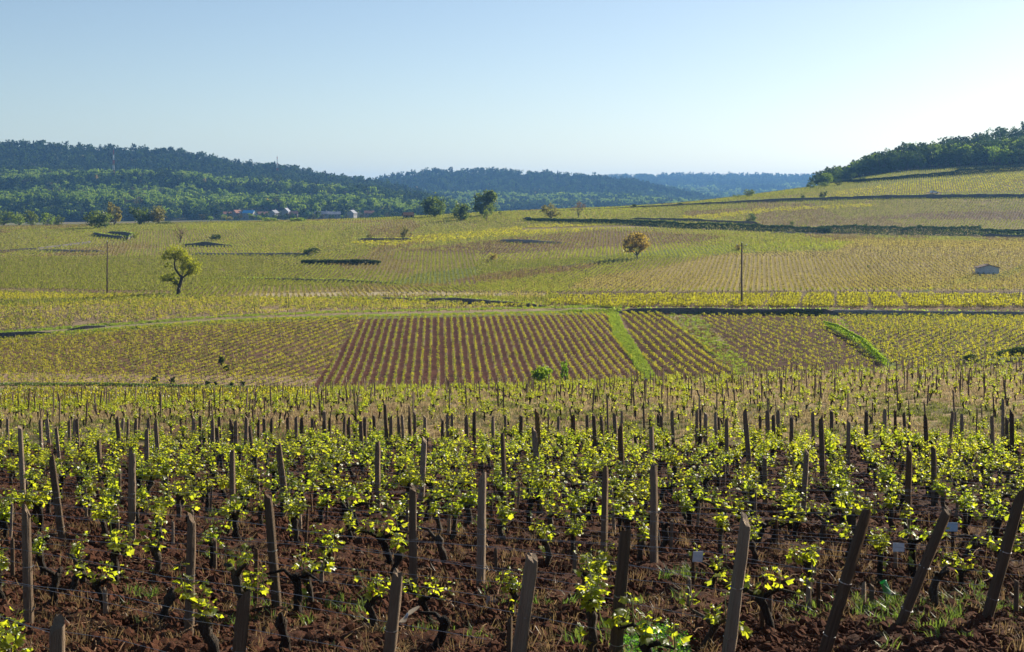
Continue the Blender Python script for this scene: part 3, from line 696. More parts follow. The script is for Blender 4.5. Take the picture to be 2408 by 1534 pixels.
def hedge(pts, hpx, thick, mat, label, name='hedge', dmin=240, dens=130, leaf=.5, dmax=8000):
    W = [cast(u, v, dmin, dmax) for u, v in pts]; C = []
    for i in range(len(W) - 1):
        L = (W[i + 1] - W[i]).length; h0 = (hpx if not hasattr(hpx, '__len__') else hpx[i]) * px(W[i].y); h1 = (hpx if not hasattr(hpx, '__len__') else hpx[i + 1]) * px(W[i + 1].y)
        n = int(L * dens); t = rng.random(n); q = rng.random(n); s = rng.uniform(-.5, .5, n)
        x = W[i].x + (W[i + 1].x - W[i].x) * t; y = W[i].y + (W[i + 1].y - W[i].y) * t
        h = (h0 + (h1 - h0) * t) * (.92 + .22 * vnoise(x * .9, y * .3 + 3) + .25 * vnoise(x * .11, y * .1)) * np.sqrt(np.maximum(.05, 1 - (2 * s) ** 4))
        zz = np.where(rng.random(n) < .45, .8 + .2 * q, q) * h
        yy = y + s * thick + thick / 2
        C.append(np.stack([x, yy, H(x, yy) + zz], 1))
    C = np.concatenate(C); V, Fq = quads_cloud(C, leaf * rng.uniform(.6, 1.3, len(C)), rng, .1)
    o = link(name, mesh_np(name, V, Fq, M[mat], False)); tag(o, label, 'hedge'); return o

hedge([(1238, 521), (1400, 526), (1605, 538), (1838, 546), (1958, 549)], [8, 11, 17, 19, 13], 2.6, 'forest_green', 'long low green hedge below the upper vineyards, from the parked dark car eastward', dmin=480)
wall([(1790, 547), (1860, 550), (1958, 551)], [2, 5, 2], .6, 'stone', 'short grey wall at the foot of the long hedge end', dmin=480)
hedge([(1925, 546), (2000, 549), (2100, 553), (2310, 554)], [14, 21, 23, 23], 2.8, 'forest_green', 'tall clipped-looking green hedge along the terrace above the orange tree slope', dmin=480)
wall([(2312, 556), (2360, 558), (2480, 560)], [8, 7, 6], .7, 'stone_dark', 'grey terrace wall continuing the hedge to the frame edge', top='grass', dmin=480)
hedge([(2306, 555), (2360, 557), (2500, 560)], [19, 15, 12], 2.2, 'forest_green', 'lower hedge end running out of the frame over the grey terrace wall', dmin=480)
hedge([(2330, 547), (2500, 548)], [8, 9], 1.6, 'forest_dark', 'small hedge stub behind the grassy ramp', dmin=480)
wall([(1480, 518), (1605, 521), (1785, 528)], [6, 8, 7], .7, 'stone_dark', 'thin dark wall just above the long hedge', top='grass', dmin=500)
wall([(1256, 501), (1440, 492), (1605, 485), (1800, 475), (2100, 467), (2500, 465)], [4, 4, 6, 7, 8, 9], .8, 'stone_dark', 'dark terrace wall crossing the hillside under the white car', top='grass', dmin=560)
hedge([(1965, 432), (2022, 430), (2105, 423), (2238, 414), (2258, 412), (2500, 400)], [6, 8, 8, 11, 15, 16], 2.6, 'forest_dark', 'dark hedge line high on the hillside under the wood', dmin=560)
hedge([(708, 622), (780, 623), (894, 623)], [10, 14, 10], 2.5, 'tree_dark', 'short dark hedge alone in the mid-slope vines', dmin=300)
wall([(1172, 569), (1250, 573), (1330, 573)], [7, 10, 4], .7, 'stone', 'bluish grey wall stub in the brown plot', dmin=400)
wall([(838, 567), (900, 567), (976, 566)], [8, 8, 7], .7, 'stone_dark', 'low dark wall between the two sparse shrubs', top='grass', dmin=400)
wall([(422, 579), (480, 580), (560, 581)], [6, 11, 4], .7, 'stone_dark', 'dark wall at the foot of the leafless brown tree', top='grass', dmin=380)
wall([(450, 599), (600, 601), (740, 602)], [5, 7, 8], .7, 'stone', 'low grey wall ending at the box-shaped bush', dmin=360)
wall([(217, 553), (250, 559), (292, 563)], [7, 9, 8], .7, 'stone_dark', 'outer curved retaining wall by the bend of the lane', top='grass', dmin=400)
wall([(250, 551), (290, 553), (313, 560), (300, 566)], [7, 9, 12, 8], .7, 'stone_dark', 'inner curved retaining wall by the bend of the lane', top='grass', dmin=400)
wall([(-40, 596), (90, 588), (215, 572)], [5, 6, 6], .7, 'stone_dark', 'thin dark wall climbing from the left frame edge', dmin=360)
wall([(80, 591), (160, 593), (246, 593)], [5, 6, 5], .7, 'stone', 'pale low wall behind the utility pole', dmin=360)
wall([(480, 656), (640, 661), (800, 664), (935, 667)], [3, 7, 7, 3], .6, 'stone_dark', 'thin dark wall line behind the lone tree', top='grass', dmin=290)
wall([(740, 706), (950, 710), (1100, 715), (1285, 723)], [6, 10, 14, 6], .8, 'stone_dark', 'grass-topped dark bank wall above the pale vine plot', top='grass', dmin=250)
wall([(1930, 741), (2060, 743), (2200, 744), (2410, 745), (2560, 745)], [14, 14, 13, 12, 12], .5, 'stone', 'grey roadside stone wall below the bright yellow plot', top='grass', dmin=228, dmax=246)
wall([(1452, 736), (1600, 739), (1780, 741), (1975, 742)], [10, 14, 15, 16], .5, 'stone_dark', 'dark wall under the roadside grass at the pole', top='grass', dmin=228, dmax=246)
hedge([(1600, 739), (1780, 741), (1934, 742)], [12, 14, 15], .9, 'grass', 'tall roadside grass and brambles under the pole', dmin=228, dmax=246, dens=160, leaf=.25)
wall([(-120, 801), (0, 795), (60, 791), (128, 785)], [14, 14, 13, 10], .6, 'stone_dark', 'dark dry stone wall at the left edge of the track', top=None, dmin=225, dmax=250)
wall([(157, 778), (200, 774), (247, 769)], [8, 9, 9], .6, 'stone_dark', 'short dark dry stone wall with a square end', dmin=225, dmax=250)
wall([(1430, 897), (1520, 896), (1608, 896)], [6, 6, 5], .5, 'stone_dark', 'low dark wall at the foot of the grass track', dmin=128, dmax=180)
hedge([(1946, 768), (1985, 786), (2040, 818), (2090, 862)], [11, 17, 19, 15], 3.6, 'bush_bright', 'bright green diagonal hedge between two vine plots', dmin=140, dmax=246, dens=130, leaf=.2)
hedge([(2340, 842), (2400, 836), (2460, 832)], [10, 20, 22], 1.6, 'tree_dark', 'dark bush mass at the frame edge above the stone wall', dmin=140, dmax=246, dens=300, leaf=.2)
wall([(2300, 851), (2360, 851), (2480, 850)], [6, 9, 10], .5, 'stone', 'stone wall under the dark bush mass', dmin=140, dmax=240)
hedge([(-60, 908), (200, 907), (400, 911), (640, 916), (740, 917)], [7, 7, 5, 5, 4], 1.6, 'weed', 'green grassy bank below the near hillside plot', dmin=130, dmax=185, dens=120, leaf=.2)

# ------------------------------------------------------------------ single trees and shrubs
tree('broadleaf_tree', 1497, 611, 64, 58, 'tree_orange', 'round orange-leaved tree alone on the mid slope, casting a long shadow', trunk_h=.17, nleaf=3000, leaf_k=.05, blobs=[(0, 0, 5.0, 3.0, 2.7, 2.6), (1.9, .3, 5.2, 2.2, 2.0, 2.1), (-2.0, -.2, 4.7, 2.2, 2.0, 1.9), (-.3, .4, 6.5, 2.4, 2.1, 1.6), (2.2, 0, 3.9, 1.8, 1.6, 1.4), (-2.2, .3, 3.4, 1.9, 1.7, 1.3), (.2, .2, 3.2, 1.7, 1.5, 1.3), (1.1, -.4, 6.9, 1.7, 1.5, 1.1)])
tree('bare_tree', 425, 574, 47, 38, 'tree_bare', 'leafless reddish-brown tree beside the dark wall', trunk_h=.26, nleaf=420, leaf_k=.04)
tree('broadleaf_tree', 232, 539, 40, 66, 'tree_green', 'wide dark low-crowned tree by the bend of the lane', trunk_h=.12, nleaf=2000)
tree('broadleaf_tree', 270, 531, 48, 34, 'tree_olive', 'tall brown-olive tree behind the wide dark tree', trunk_h=.1, nleaf=1500)
tree('broadleaf_tree', 331, 530, 41, 46, 'tree_green', 'dense round green tree touching the olive one', trunk_h=.06, nleaf=1700)
tree('broadleaf_tree', 371, 529, 43, 40, 'tree_olive', 'olive-brown round tree beside the dense green one', trunk_h=.08, nleaf=1500)
tree('shrub', 392, 529, 8, 40, 'tree_dark', 'low spreading dark shrub under the olive tree', 'shrub', trunk_h=.02, nleaf=300)
for i, (u, v, h, w) in enumerate([(8, 532, 38, 42), (44, 532, 31, 36), (76, 532, 34, 44), (112, 532, 30, 36), (138, 532, 24, 26)]):
    tree('broadleaf_tree', u, v, h, w, 'tree_lime' if i % 2 else 'tree_green', 'bushy green tree in the left edge tree row, %s from the edge' % ORD[i], 'tree', 'tree row at the left edge of the plain', .04, 900, dmin=700)
tree('broadleaf_tree', 1022, 512, 46, 54, 'tree_green', 'broad dark green tree on the crest right of the village', trunk_h=.03, nleaf=2600, dmin=560)
tree('broadleaf_tree', 1082, 520, 42, 38, 'tree_green', 'middle-sized green tree between two bigger crest trees', trunk_h=.06, nleaf=2200, dmin=560)
tree('broadleaf_tree', 1141, 509, 56, 60, 'tree_green', 'tallest green tree on the crest with a round crown', trunk_h=.08, nleaf=3000, dmin=560)
tree('broadleaf_tree', 1143, 520, 26, 17, 'tree_lime', 'small bright tree in front of the tallest crest tree', trunk_h=.1, nleaf=700, dmin=560)
tree('shrub', 1113, 518, 9, 10, 'tree_lime', 'tiny bright shrub between the crest trees', 'shrub', trunk_h=.05, nleaf=250, dmin=560)
tree('shrub', 1178, 507, 11, 12, 'tree_green', 'small shrub just right of the tallest crest tree', 'shrub', trunk_h=.05, nleaf=250, dmin=560)
tree('broadleaf_tree', 1295, 516, 35, 40, 'tree_olive', 'brownish round tree on the road beside the parked dark car', trunk_h=.12, nleaf=1200, dmin=560)
tree('bare_tree', 1360, 515, 40, 36, 'tree_bare', 'sparse nearly leafless tree beside the brownish round tree', trunk_h=.2, nleaf=480, leaf_k=.04, dmin=560)
for u, v, h, w, m_, lab in [(320, 562, 12, 18, 'tree_yellow', 'pale yellow shrub by the curved wall'), (508, 565, 10, 30, 'tree_dark', 'wide dark shrub in the left mid-slope vines'),
        (730, 601, 13, 37, 'tree_dark', 'box-shaped dark bush at the end of the grey wall'), (950, 564, 22, 20, 'tree_olive', 'sparse olive shrub at the dark wall, taller of two'),
        (870, 565, 11, 20, 'tree_olive', 'sparse olive shrub at the dark wall, smaller of two'), (1160, 614, 14, 20, 'tree_orange', 'faint orange shrub in the mid-slope vines'),
        (1767, 524, 17, 22, 'tree_green', 'round green bush in the upper vines above the long hedge'), (1734, 592, 13, 14, 'tree_orange', 'thin orange sapling just behind the right utility pole'),
        (1887, 468, 11, 10, 'tree_green', 'small bush on the terrace wall, left one'), (1935, 468, 13, 17, 'tree_dark', 'dark bush on the terrace wall near the hut path'),
        (2028, 429, 9, 22, 'tree_dark', 'low dark bush at the left end of the upper hedge'), (1972, 437, 9, 18, 'tree_dark', 'dark bush at the lower corner of the wood'),
        (1938, 440, 8, 26, 'tree_green', 'flat green bush at the lowest tip of the wood'), (1907, 444, 12, 22, 'tree_green', 'green bush where the hill meets the skyline'),
        (1862, 532, 8, 9, 'tree_green', 'tiny bush above the long hedge'), (2035, 537, 9, 10, 'tree_dark', 'small bush poking above the tall hedge'),
        (1600, 485, 6, 12, 'tree_dark', 'small dark bush on the far terrace wall'), (1490, 490, 7, 14, 'tree_dark', 'dark bush at the thin end of the terrace wall'),
        (535, 519, 9, 26, 'tree_olive', 'brown mound-shaped bush at the edge of the plain'), (767, 517, 11, 38, 'tree_orange', 'orange mound-shaped bush in front of the village'),
        (630, 523, 8, 40, 'tree_lime', 'bright low scrub at the village foot, left patch'), (700, 523, 8, 44, 'tree_lime', 'bright low scrub at the village foot, right patch'),
        (2042, 630, 5, 8, 'tree_green', 'tiny shrub right of the orange tree'), (2285, 852, 16, 44, 'tree_dark', 'dark dome-shaped bush at the lower right plot'),
        (363, 900, 14, 15, 'tree_dark', 'small dark evergreen, first along the bank'), (405, 902, 13, 13, 'tree_dark', 'small dark evergreen, second along the bank'),
        (488, 906, 9, 11, 'tree_dark', 'small dark evergreen, third along the bank'), (507, 906, 7, 9, 'tree_dark', 'small dark evergreen, fourth along the bank'),
        (546, 908, 7, 9, 'tree_green', 'small evergreen, fifth along the bank'), (571, 908, 9, 11, 'tree_dark', 'small dark evergreen, sixth along the bank'),
        (655, 914, 6, 9, 'tree_green', 'small evergreen, seventh along the bank'), (520, 860, 20, 14, 'tree_dark', 'dark upright shrub in the hillside vine plot'),
        (533, 872, 12, 12, 'tree_dark', 'small shrub beside the dark upright one'), (380, 697, 9, 18, 'tree_green', 'low green bush left of the lone tree foot')]:
    tree('shrub', u, v, h * (1.35 if v < 650 else 1.1), w, m_, lab, 'shrub', None, .03, 900, .085, dmin=(140 if v > 830 else 250 if v > 560 else 460))
tree('broadleaf_tree', 1762, 464, 20, 27, 'tree_green', 'small round tree on the skyline left of the wood', trunk_h=.06, nleaf=800, dmin=700)
tree('shrub', 1733, 466, 9, 22, 'tree_green', 'low bush beside the small skyline tree', 'shrub', trunk_h=.05, nleaf=350, dmin=700)
for u, v, h, w, m_, lab in [(510, 516, 32, 34, 'tree_green', 'large round dark-green tree left of the village'), (698, 513, 22, 13, 'tree_lime', 'small lit round tree at the village, first of three'),
        (715, 515, 21, 11, 'tree_lime', 'small lit round tree at the village, second of three'), (733, 511, 26, 13, 'tree_lime', 'small lit round tree at the village, third of three'),
        (612, 512, 36, 40, 'tree_dark', 'big dark tree behind the village roofs'), (860, 516, 26, 22, 'tree_green', 'green tree at the right end of the village'),
        (905, 516, 30, 26, 'tree_olive', 'olive tree right of the village'), (800, 512, 24, 24, 'tree_dark', 'dark tree between the village houses')]:
    tree('broadleaf_tree', u, v, h, w, m_, lab, 'tree', None, .08, 600, .09, dmin=1000)

# bright bush and sapling standing behind the second plot
for u, vt, vb, w, lab, nm in [(1273, 862, 906, 58, 'bright green round bush at the foot of the brown field', 'shrub'), (1327, 850, 902, 20, 'slender bright green sapling right of the round bush', 'sapling')]:
    d = 136.; x = (u - U0) / F * d; z0 = float(H(x, d)); top = CZ - (vt - V0) / F * d; h = top - z0
    rg = np.random.default_rng(int(u)); root = empty(nm, (x, d, z0)); tag(root, lab, 'bush' if nm == 'shrub' else 'tree')
    mb, Vc, Fc = tree_meshes(h, w * px(d), None, rg, 2400 if nm == 'shrub' else 900, .17, .05)
    mb.build('trunk', M['tbark'], root); link('crown', mesh_np('crown', Vc, Fc, M['bush_bright'], False), root)

# the lone forked tree, drawn from its outline: (u, v) at one distance, with depth
def lone_tree():
    p = cast(421, 696, 250); s = px(p.y); rg = np.random.default_rng(5)
    root = empty('forked_tree', p); tag(root, 'lone forked yellow-green tree with three separate leaf clumps', 'tree')
    L = lambda u, v, y=0.0: ((u - 421) * s, y, (696 - v) * s)
    mb = MB()
    tk = [L(419, 700), L(420, 680), L(425, 663), L(428, 650)]
    mb.tube(tk, [.50, .40, .34, .30], 9, True, lambda i, k: 1 + .12 * math.sin(k * 2.3 + i))
    up = [L(427, 652), L(419, 643), L(412, 632), L(410, 620), L(412, 608), L(415, 596)]
    mb.tube(up, [.26, .24, .20, .17, .12, .07], 7)
    mb.tube([L(411, 612), L(407, 604), L(406, 592)], [.10, .08, .04], 5); mb.tube([L(413, 612), L(420, 607), L(425, 598, .5)], [.08, .06, .03], 5)
    mb.tube([L(429, 653), L(439, 646, -.3), L(451, 641, .2), L(462, 628)], [.22, .17, .12, .05], 7)
    mb.tube([L(428, 650), L(428, 640, .4), L(430, 628, .8)], [.13, .08, .04], 5); mb.tube([L(440, 646), L(446, 634, -.8), L(450, 622, -1)], [.10, .07, .03], 5)
    mb.tube([L(421, 672), L(412, 664, -.2), L(402, 660), L(385, 655, .3)], [.25, .18, .12, .05], 7); mb.tube([L(404, 661), L(400, 652, .6), L(395, 645, 1)], [.09, .06, .03], 5)
    for _ in range(46):
        b = [(412, 596, 26), (446, 626, 24), (400, 652, 18)][rg.integers(0, 3)]; a = rg.uniform(0, 6.28); q = rg.uniform(.4, 1)
        mb.tube([L(b[0], b[1] + 4), L(b[0] + math.cos(a) * b[2] * q, b[1] - abs(math.sin(a)) * b[2] * q * .7, rg.normal(0, 1.0))], [.05, .015], 4)
    mb.build('trunk', M['tbark'], root)
    def bl(u, v, ru, rv, y=0): c = L(u, v, y); return (*c, ru * s, ru * s * .85, rv * s)
    for bs, n in (([bl(408, 593, 25, 16), bl(426, 600, 23, 15, .5), bl(394, 601, 18, 11, -.5), bl(434, 608, 17, 11)], 2700),
                  ([bl(447, 627, 25, 18), bl(436, 622, 18, 15, .8), bl(457, 631, 17, 16, -.6), bl(440, 640, 17, 10, .5)], 2700),
                  ([bl(398, 651, 20, 10), bl(388, 657, 13, 8, .5), bl(412, 660, 14, 9, -.3)], 1500), ([bl(395, 625, 11, 8)], 260)):
        C = crown_pts(n, bs, rg, .3)
        V, Fq = quads_cloud(C, .27 * rg.uniform(.6, 1.3, len(C)), rg, .3)
        link('crown', mesh_np('crown', V, Fq, M['tree_yellow'], False), root)
lone_tree()

# ------------------------------------------------------------------ utility poles, hut, cars, houses, masts
def pole(u, vb, vt, label, arm):
    p = cast(u, vb, 244); h = (vb - vt) * px(p.y); root = empty('utility_pole', p); tag(root, label, 'utility pole', 'wooden utility poles in the vines')
    mb = MB(); mb.tube([(0, 0, -.6), (0, 0, h * .5), (.04, 0, h)], [.19, .155, .12], 10); mb.build('pole_shaft', M['pole'], root)
    if arm:
        b = MB(); b.box((0.04, -.17, h - .45), (1.9, .10, .12)); b.box((.3, -.17, h - .75), (.06, .05, .75)); b.build('crossarm', M['pole'], root)
    for x in ((-.85, 0.04, .85) if arm else (0.04,)):
        i = MB(); z = h - .39 if arm and x != .04 else h
        i.tube([(x, -.17 if arm and x != .04 else 0, z), (x, -.17 if arm and x != .04 else 0, z + .14), (x, -.17 if arm and x != .04 else 0, z + .30)], [.03, .10, .06], 8); i.build('insulator', M['insulator'], root)
    c = MB(); c.box((.04, -.15, h * .18), (.22, .02, .30)); c.build('sign_plate', M['tag_tan'], root)
    return root
pole(252, 696, 569, 'slim wooden utility pole without crossarm, left of the lone tree', False)
pole(1744, 721, 572, 'wooden utility pole with crossarm and insulators above the roadside wall', True)

def hut():
    p = cast(2326, 647, 330); s = px(p.y); w, d, h = 47 * s, 4.2, 17 * s
    root = empty('stone_hut', p, math.radians(-5)); tag(root, 'small grey stone hut with low brown gable roof in the vines', 'hut')
    rz = h + 6.5 * s; a = w / 2
    m = MB(); m.add([(-a, 0, -.6), (a, 0, -.6), (a, 0, h), (0, 0, rz), (-a, 0, h), (-a, d, -.6), (a, d, -.6), (a, d, h), (0, d, rz), (-a, d, h)],
                    [(0, 1, 2, 3, 4), (9, 8, 7, 6, 5), (1, 6, 7, 2), (5, 0, 4, 9)]); m.build('wall', M['hut_wall'], root, False)
    for sg in (-1, 1):
        r = MB(); e = a + .35; ze = h - .35 * (rz - h) / a
        r.add([(0, -.3, rz + .02), (sg * e, -.3, ze + .02), (sg * e, d + .3, ze + .02), (0, d + .3, rz + .02), (0, -.3, rz + .16), (sg * e, -.3, ze + .16), (sg * e, d + .3, ze + .16), (0, d + .3, rz + .16)],
              [(0, 1, 2, 3), (4, 7, 6, 5), (0, 4, 5, 1), (1, 5, 6, 2), (2, 6, 7, 3), (3, 7, 4, 0)]); r.build('roof_slope', M['tile_roof'], root, False)
    b = MB(); b.box((0, d / 2, rz + .17), (.24, d + .62, .09)); b.build('ridge', M['tile_roof'], root, False)
    b = MB(); b.box((a + .02, d * .5, .85), (.06, .9, 1.9)); b.build('door', M['post'], root, False)
hut()

def car(p, rz, paint, label):
    root = empty('parked_car', p, rz); tag(root, label, 'car'); m = MB()
    prof = [(-2.1, .35), (-2.12, .75), (-2.0, 1.0), (-1.75, 1.42), (-.2, 1.48), (.55, 1.38), (1.05, .95), (1.95, .80), (2.12, .6), (2.1, .33)]
    n = len(prof); vs = []
    for y, k in ((-.82, 0), (.82, 0)):
        for x, z in prof: vs.append((x, y * (.86 if z > 1.05 else 1), z))
    fs = [tuple(range(n)), tuple(range(2 * n - 1, n - 1, -1))] + [(i, i + n, (i + 1) % n + n, (i + 1) % n) for i in range(n)]
    m.add(vs, fs); m.build('body', M[paint], root, False)
    for sg in (-1, 1):
        for pts in ([(-1.62, 1.02), (-1.48, 1.36), (-.55, 1.40), (-.55, 1.02)], [(-.45, 1.02), (-.45, 1.40), (.42, 1.33), (.88, 1.0)]):
            w = MB(); y = [.835 if z < 1.05 else .735 for x, z in pts]
            w.add([(x, sg * (y[i] + .01), z) for i, (x, z) in enumerate(pts)] + [(x, sg * (y[i] - .02), z) for i, (x, z) in enumerate(pts)], [(0, 1, 2, 3), (7, 6, 5, 4), (0, 4, 5, 1), (1, 5, 6, 2), (2, 6, 7, 3), (3, 7, 4, 0)]); w.build('side_window', M['window'], root, False)
        for x in (-1.35, 1.32):
            t = MB(); t.tube([(x, sg * .68, .31), (x, sg * .86, .31)], .31, 14); t.build('wheel', M['rubber'], root, False)
        l = MB(); l.box((2.08, sg * .58, .66), (.12, .36, .14)); l.build('headlight', M['insulator'], root, False)
    w = MB(); w.add([(1.02, -.66, 1.0), (1.02, .66, 1.0), (.60, .62, 1.36), (.60, -.62, 1.36), (.98, -.66, .97), (.98, .66, .97), (.55, .62, 1.33), (.55, -.62, 1.33)], [(0, 1, 2, 3), (7, 6, 5, 4), (0, 4, 5, 1), (1, 5, 6, 2), (2, 6, 7, 3), (3, 7, 4, 0)]); w.build('windscreen', M['window'], root, False)
p = cast(2197, 455.2, 700); p.z += .05; car(p, math.radians(8), 'white_paint', 'white hatchback parked above the dark terrace wall')
p = cast(1239, 518, 560); car(p, math.radians(175), 'dark_paint', 'dark car parked by the brownish round tree')

def house(u, v, w, h, rz, wall_m, roof_m, label, chim=True, d0=1330):
    d = d0; x = (u - U0) / F * d; z = CZ - (v - V0) / F * d; z = min(z, float(H(x, d)) + 3); root = empty('house', (x, d, z), rz); tag(root, label, 'house', 'houses of the village at the hill foot')
    a, b, e = w / 2, w * .36, h * .62
    m = MB(); m.add([(-a, -b, -4), (a, -b, -4), (a, b, -4), (-a, b, -4), (-a, -b, e), (a, -b, e), (a, b, e), (-a, b, e), (-a, 0, h), (a, 0, h)],
                    [(0, 1, 5, 4), (2, 3, 7, 6), (1, 2, 6, 9, 5), (3, 0, 4, 8, 7)]); m.build('wall', M[wall_m], root, False)
    r = MB()
    for sg in (-1, 1):
        yo = sg * (b + .4); zo = e - .4 * (h - e) / b
        r.add([(-a - .3, 0, h + .03), (a + .3, 0, h + .03), (a + .3, yo, zo + .03), (-a - .3, yo, zo + .03), (-a - .3, 0, h + .25), (a + .3, 0, h + .25), (a + .3, yo, zo + .25), (-a - .3, yo, zo + .25)],
              [(0, 1, 2, 3), (7, 6, 5, 4), (0, 4, 5, 1), (1, 5, 6, 2), (2, 6, 7, 3), (3, 7, 4, 0)])
    ro = r.build('roof', M[roof_m], root, False)
    if chim: c = MB(); c.box((a * .6, .3, h + .5), (.7, .6, 1.4)); c.build('chimney', M['house_wall'], ro, False)
    for k in range(max(2, int(w / 3))):
        f = MB(); f.box((-a + (k + .5) * w / max(2, int(w / 3)), -b - .02, e * .62), (.9, .08, 1.2)); f.build('window', M['window'], root, False)
HS = [(560, 512, 9, 6, .2, 'house_wall', 'roof_slate', 'pale house at the left end of the village'), (585, 495, 10, 6, -.1, 'house_wall', 'roof_blue', 'house with a bright blue roof above the village'),
      (558, 503, 8, 6.5, .9, 'house_wall_pink', 'roof_red', 'tall pinkish house behind the pale left house'), (618, 512, 9, 5.5, .3, 'house_wall_pink', 'roof_red', 'red-roofed house beside a lit bush'),
      (600, 515, 12, 5, 0, 'house_wall', 'roof_slate', 'long low pale house with slate roof'), (645, 508, 8, 6, 1.2, 'house_wall', 'roof_slate', 'pale slate-roofed house in mid village'),
      (673, 511, 9, 8.5, 1.45, 'house_wall', 'roof_slate', 'tallest white gable house of the village'), (690, 503, 8, 5, .1, 'house_wall_pink', 'roof_red', 'pink house peeking between trees'),
      (757, 511, 13, 5.5, -.1, 'house_wall', 'roof_slate', 'wide white house behind the orange bush'), (785, 513, 12, 6, .2, 'house_wall', 'roof_slate', 'white house right of the orange bush'),
      (828, 512, 9, 7, 1.3, 'house_wall', 'roof_slate', 'white gable house at the right end of the village'), (868, 509, 9, 5.5, .2, 'house_wall_pink', 'roof_red', 'red-roofed house last on the right'),
      (575, 517, 10, 4.5, .1, 'house_wall', 'roof_slate', 'low pale shed in front of the long house'), (535, 507, 8, 5, .4, 'house_wall', 'roof_red', 'small pale house half hidden by the round tree')]
for a in HS: house(*a)
d = 640.; x = (960 - U0) / F * d
house(960, 515, 5, 3.2, .3, 'house_wall', 'tile_roof', 'small reddish hut on the crest left of the big trees', False, 720)

def mast(u, vb, vt, d, label):
    x = (u - U0) / F * d; z0 = CZ - (vb - V0) / F * d; h = (vb - vt) * px(d); root = empty('radio_mast', (x, d, z0)); tag(root, label, 'mast')
    n = 5
    for k in range(n):
        m = MB(); za, zb = h * k / n, h * (k + 1) / n; wa, wb = 1.1 - .8 * k / n, 1.1 - .8 * (k + 1) / n
        for sx, sy in ((-1, -1), (1, -1), (1, 1), (-1, 1)):
            m.tube([(sx * wa, sy * wa, za), (sx * wb, sy * wb, zb)], .14, 4); m.tube([(sx * wa, sy * wa, za), (-sy * wb, sx * wb, zb)], .08, 4)
        m.build('mast_section', M['mast_red' if k % 2 == 0 else 'mast_white'], root, False)
    f = MB(); f.tube([(0, 0, h), (0, 0, h + 3)], .08, 4); f.build('antenna', M['mast_white'], root)
mast(267, 412, 352, 1830, 'thin red and white lattice mast on the long wooded hill')
mast(652, 402, 368, 2150, 'faint pale lattice mast near the hill shoulder')

# ------------------------------------------------------------------ distant vines (too many to count: instanced)
def vine_low(rg, leafm, n, w, h, leaf, L=0.0, stake=True, sth=.9):
    C = np.stack([rg.normal(0, w, n) , rg.uniform(-L / 2, L / 2, n) + rg.normal(0, w, n), h * rg.beta(3, 2, n) + .08], 1)
    V, Fq = quads_cloud(C, leaf * rg.uniform(.6, 1.3, n), rg, .3)
    mb = MB()
    for k in range(max(1, int(round(L / 1.0)))):
        y = (k + .5) - L / 2 if L else 0
        mb.tube([(rg.normal(0, .03), y, -.1), (rg.normal(0, .05), y + rg.normal(0, .06), h * .6)], [.05, .035], 3, False)
        if stake and rg.random() < .45: mb.tube([(.1, y + .1, -.1), (.1 + rg.normal(0, .04), y + .1, sth)], .028, 3, False)
    return multi_mesh('vine_row_piece', [(V, Fq, M[leafm]), (mb.v, mb.f, M['bark' if rg.random() < .6 else 'post'])])
rg1 = np.random.default_rng(31)
KINDS_ = ['leaf_far', 'leaf_pale', 'leaf_green', 'leaf_yellow', 'leaf_brown']
near_p = []; far_p = []
for k in KINDS_:
    dn = {'leaf_pale': .6, 'leaf_brown': .55, 'leaf_yellow': 1.5}.get(k, 1)
    for _ in range(4): near_p.append(vine_low(rg1, k, int(22 * dn), .15, .62, .17, 0, True))
    for _ in range(4): far_p.append(vine_low(rg1, k, int(17 * dn), .17, .62, .27, 2.0, True))
VN = proto_col('vine_near_pieces', near_p); VF = proto_col('vine_far_pieces', far_p)

def field(az, rs, sp, dmin, dmax, keep, jit=.06, umin=-260, umax=2700):
    """points on vine rows that run along azimuth az (0 = away from the camera), row spacing rs, plant spacing sp"""
    ca, sa = math.cos(az), math.sin(az)
    X = dmax * .55; a = np.arange(-X * 1.6, X * 1.6, rs); b = np.arange(-X * 1.2, dmax * 1.4, sp)
    A, B = np.meshgrid(a, b, indexing='ij')
    A = A + rng.normal(0, jit, A.shape); B = B + rng.normal(0, sp * .12, A.shape)
    x = (A * ca + B * sa).ravel(); y = (-A * sa + B * ca).ravel()
    m = (y > dmin) & (y < dmax); x, y = x[m], y[m]
    u = U0 + F * x / y; m = (u > umin) & (u < umax); x, y, u = x[m], y[m], u[m]
    z = H(x, y); v = V0 - F * (z - CZ) / y
    m = keep(u, v, x, y); return x[m], y[m], z[m], u[m], v[m]
def kindmap(u, v, x, d):
    n = len(u); nz = fbm(x * .022 + 9, d * .012, 3); k = np.where(nz > .22, 2, np.where(nz < -.28, 4, 0))
    k = np.where(rng.random(n) < .25, rng.choice([0, 2, 1], n), k)
    ju = u + rng.normal(0, 5, n); jv = v + rng.normal(0, 1.2, n); J = lambda p: in_poly(ju, jv, p)
    k[J(GRNL)] = np.where(rng.random(J(GRNL).sum()) < .6, 2, 0)
    m = J(TANR); k[m] = np.where(rng.random(m.sum()) < .72, 1, 4)
    for poly, kk, pr in ((BRN1, 4, .9), (BRN2, 4, .8), (GRN1, 2, .85), (YEL2, 3, .7), (YEL3, 3, .75), (YEL4, 3, .5), (YR, 3, .95), (YL, 3, .9), (PALE, 1, .9), (BRNR, 4, .8)):
        m = J(poly); k[m] = np.where(rng.random(m.sum()) < pr, kk, k[m])
    return k
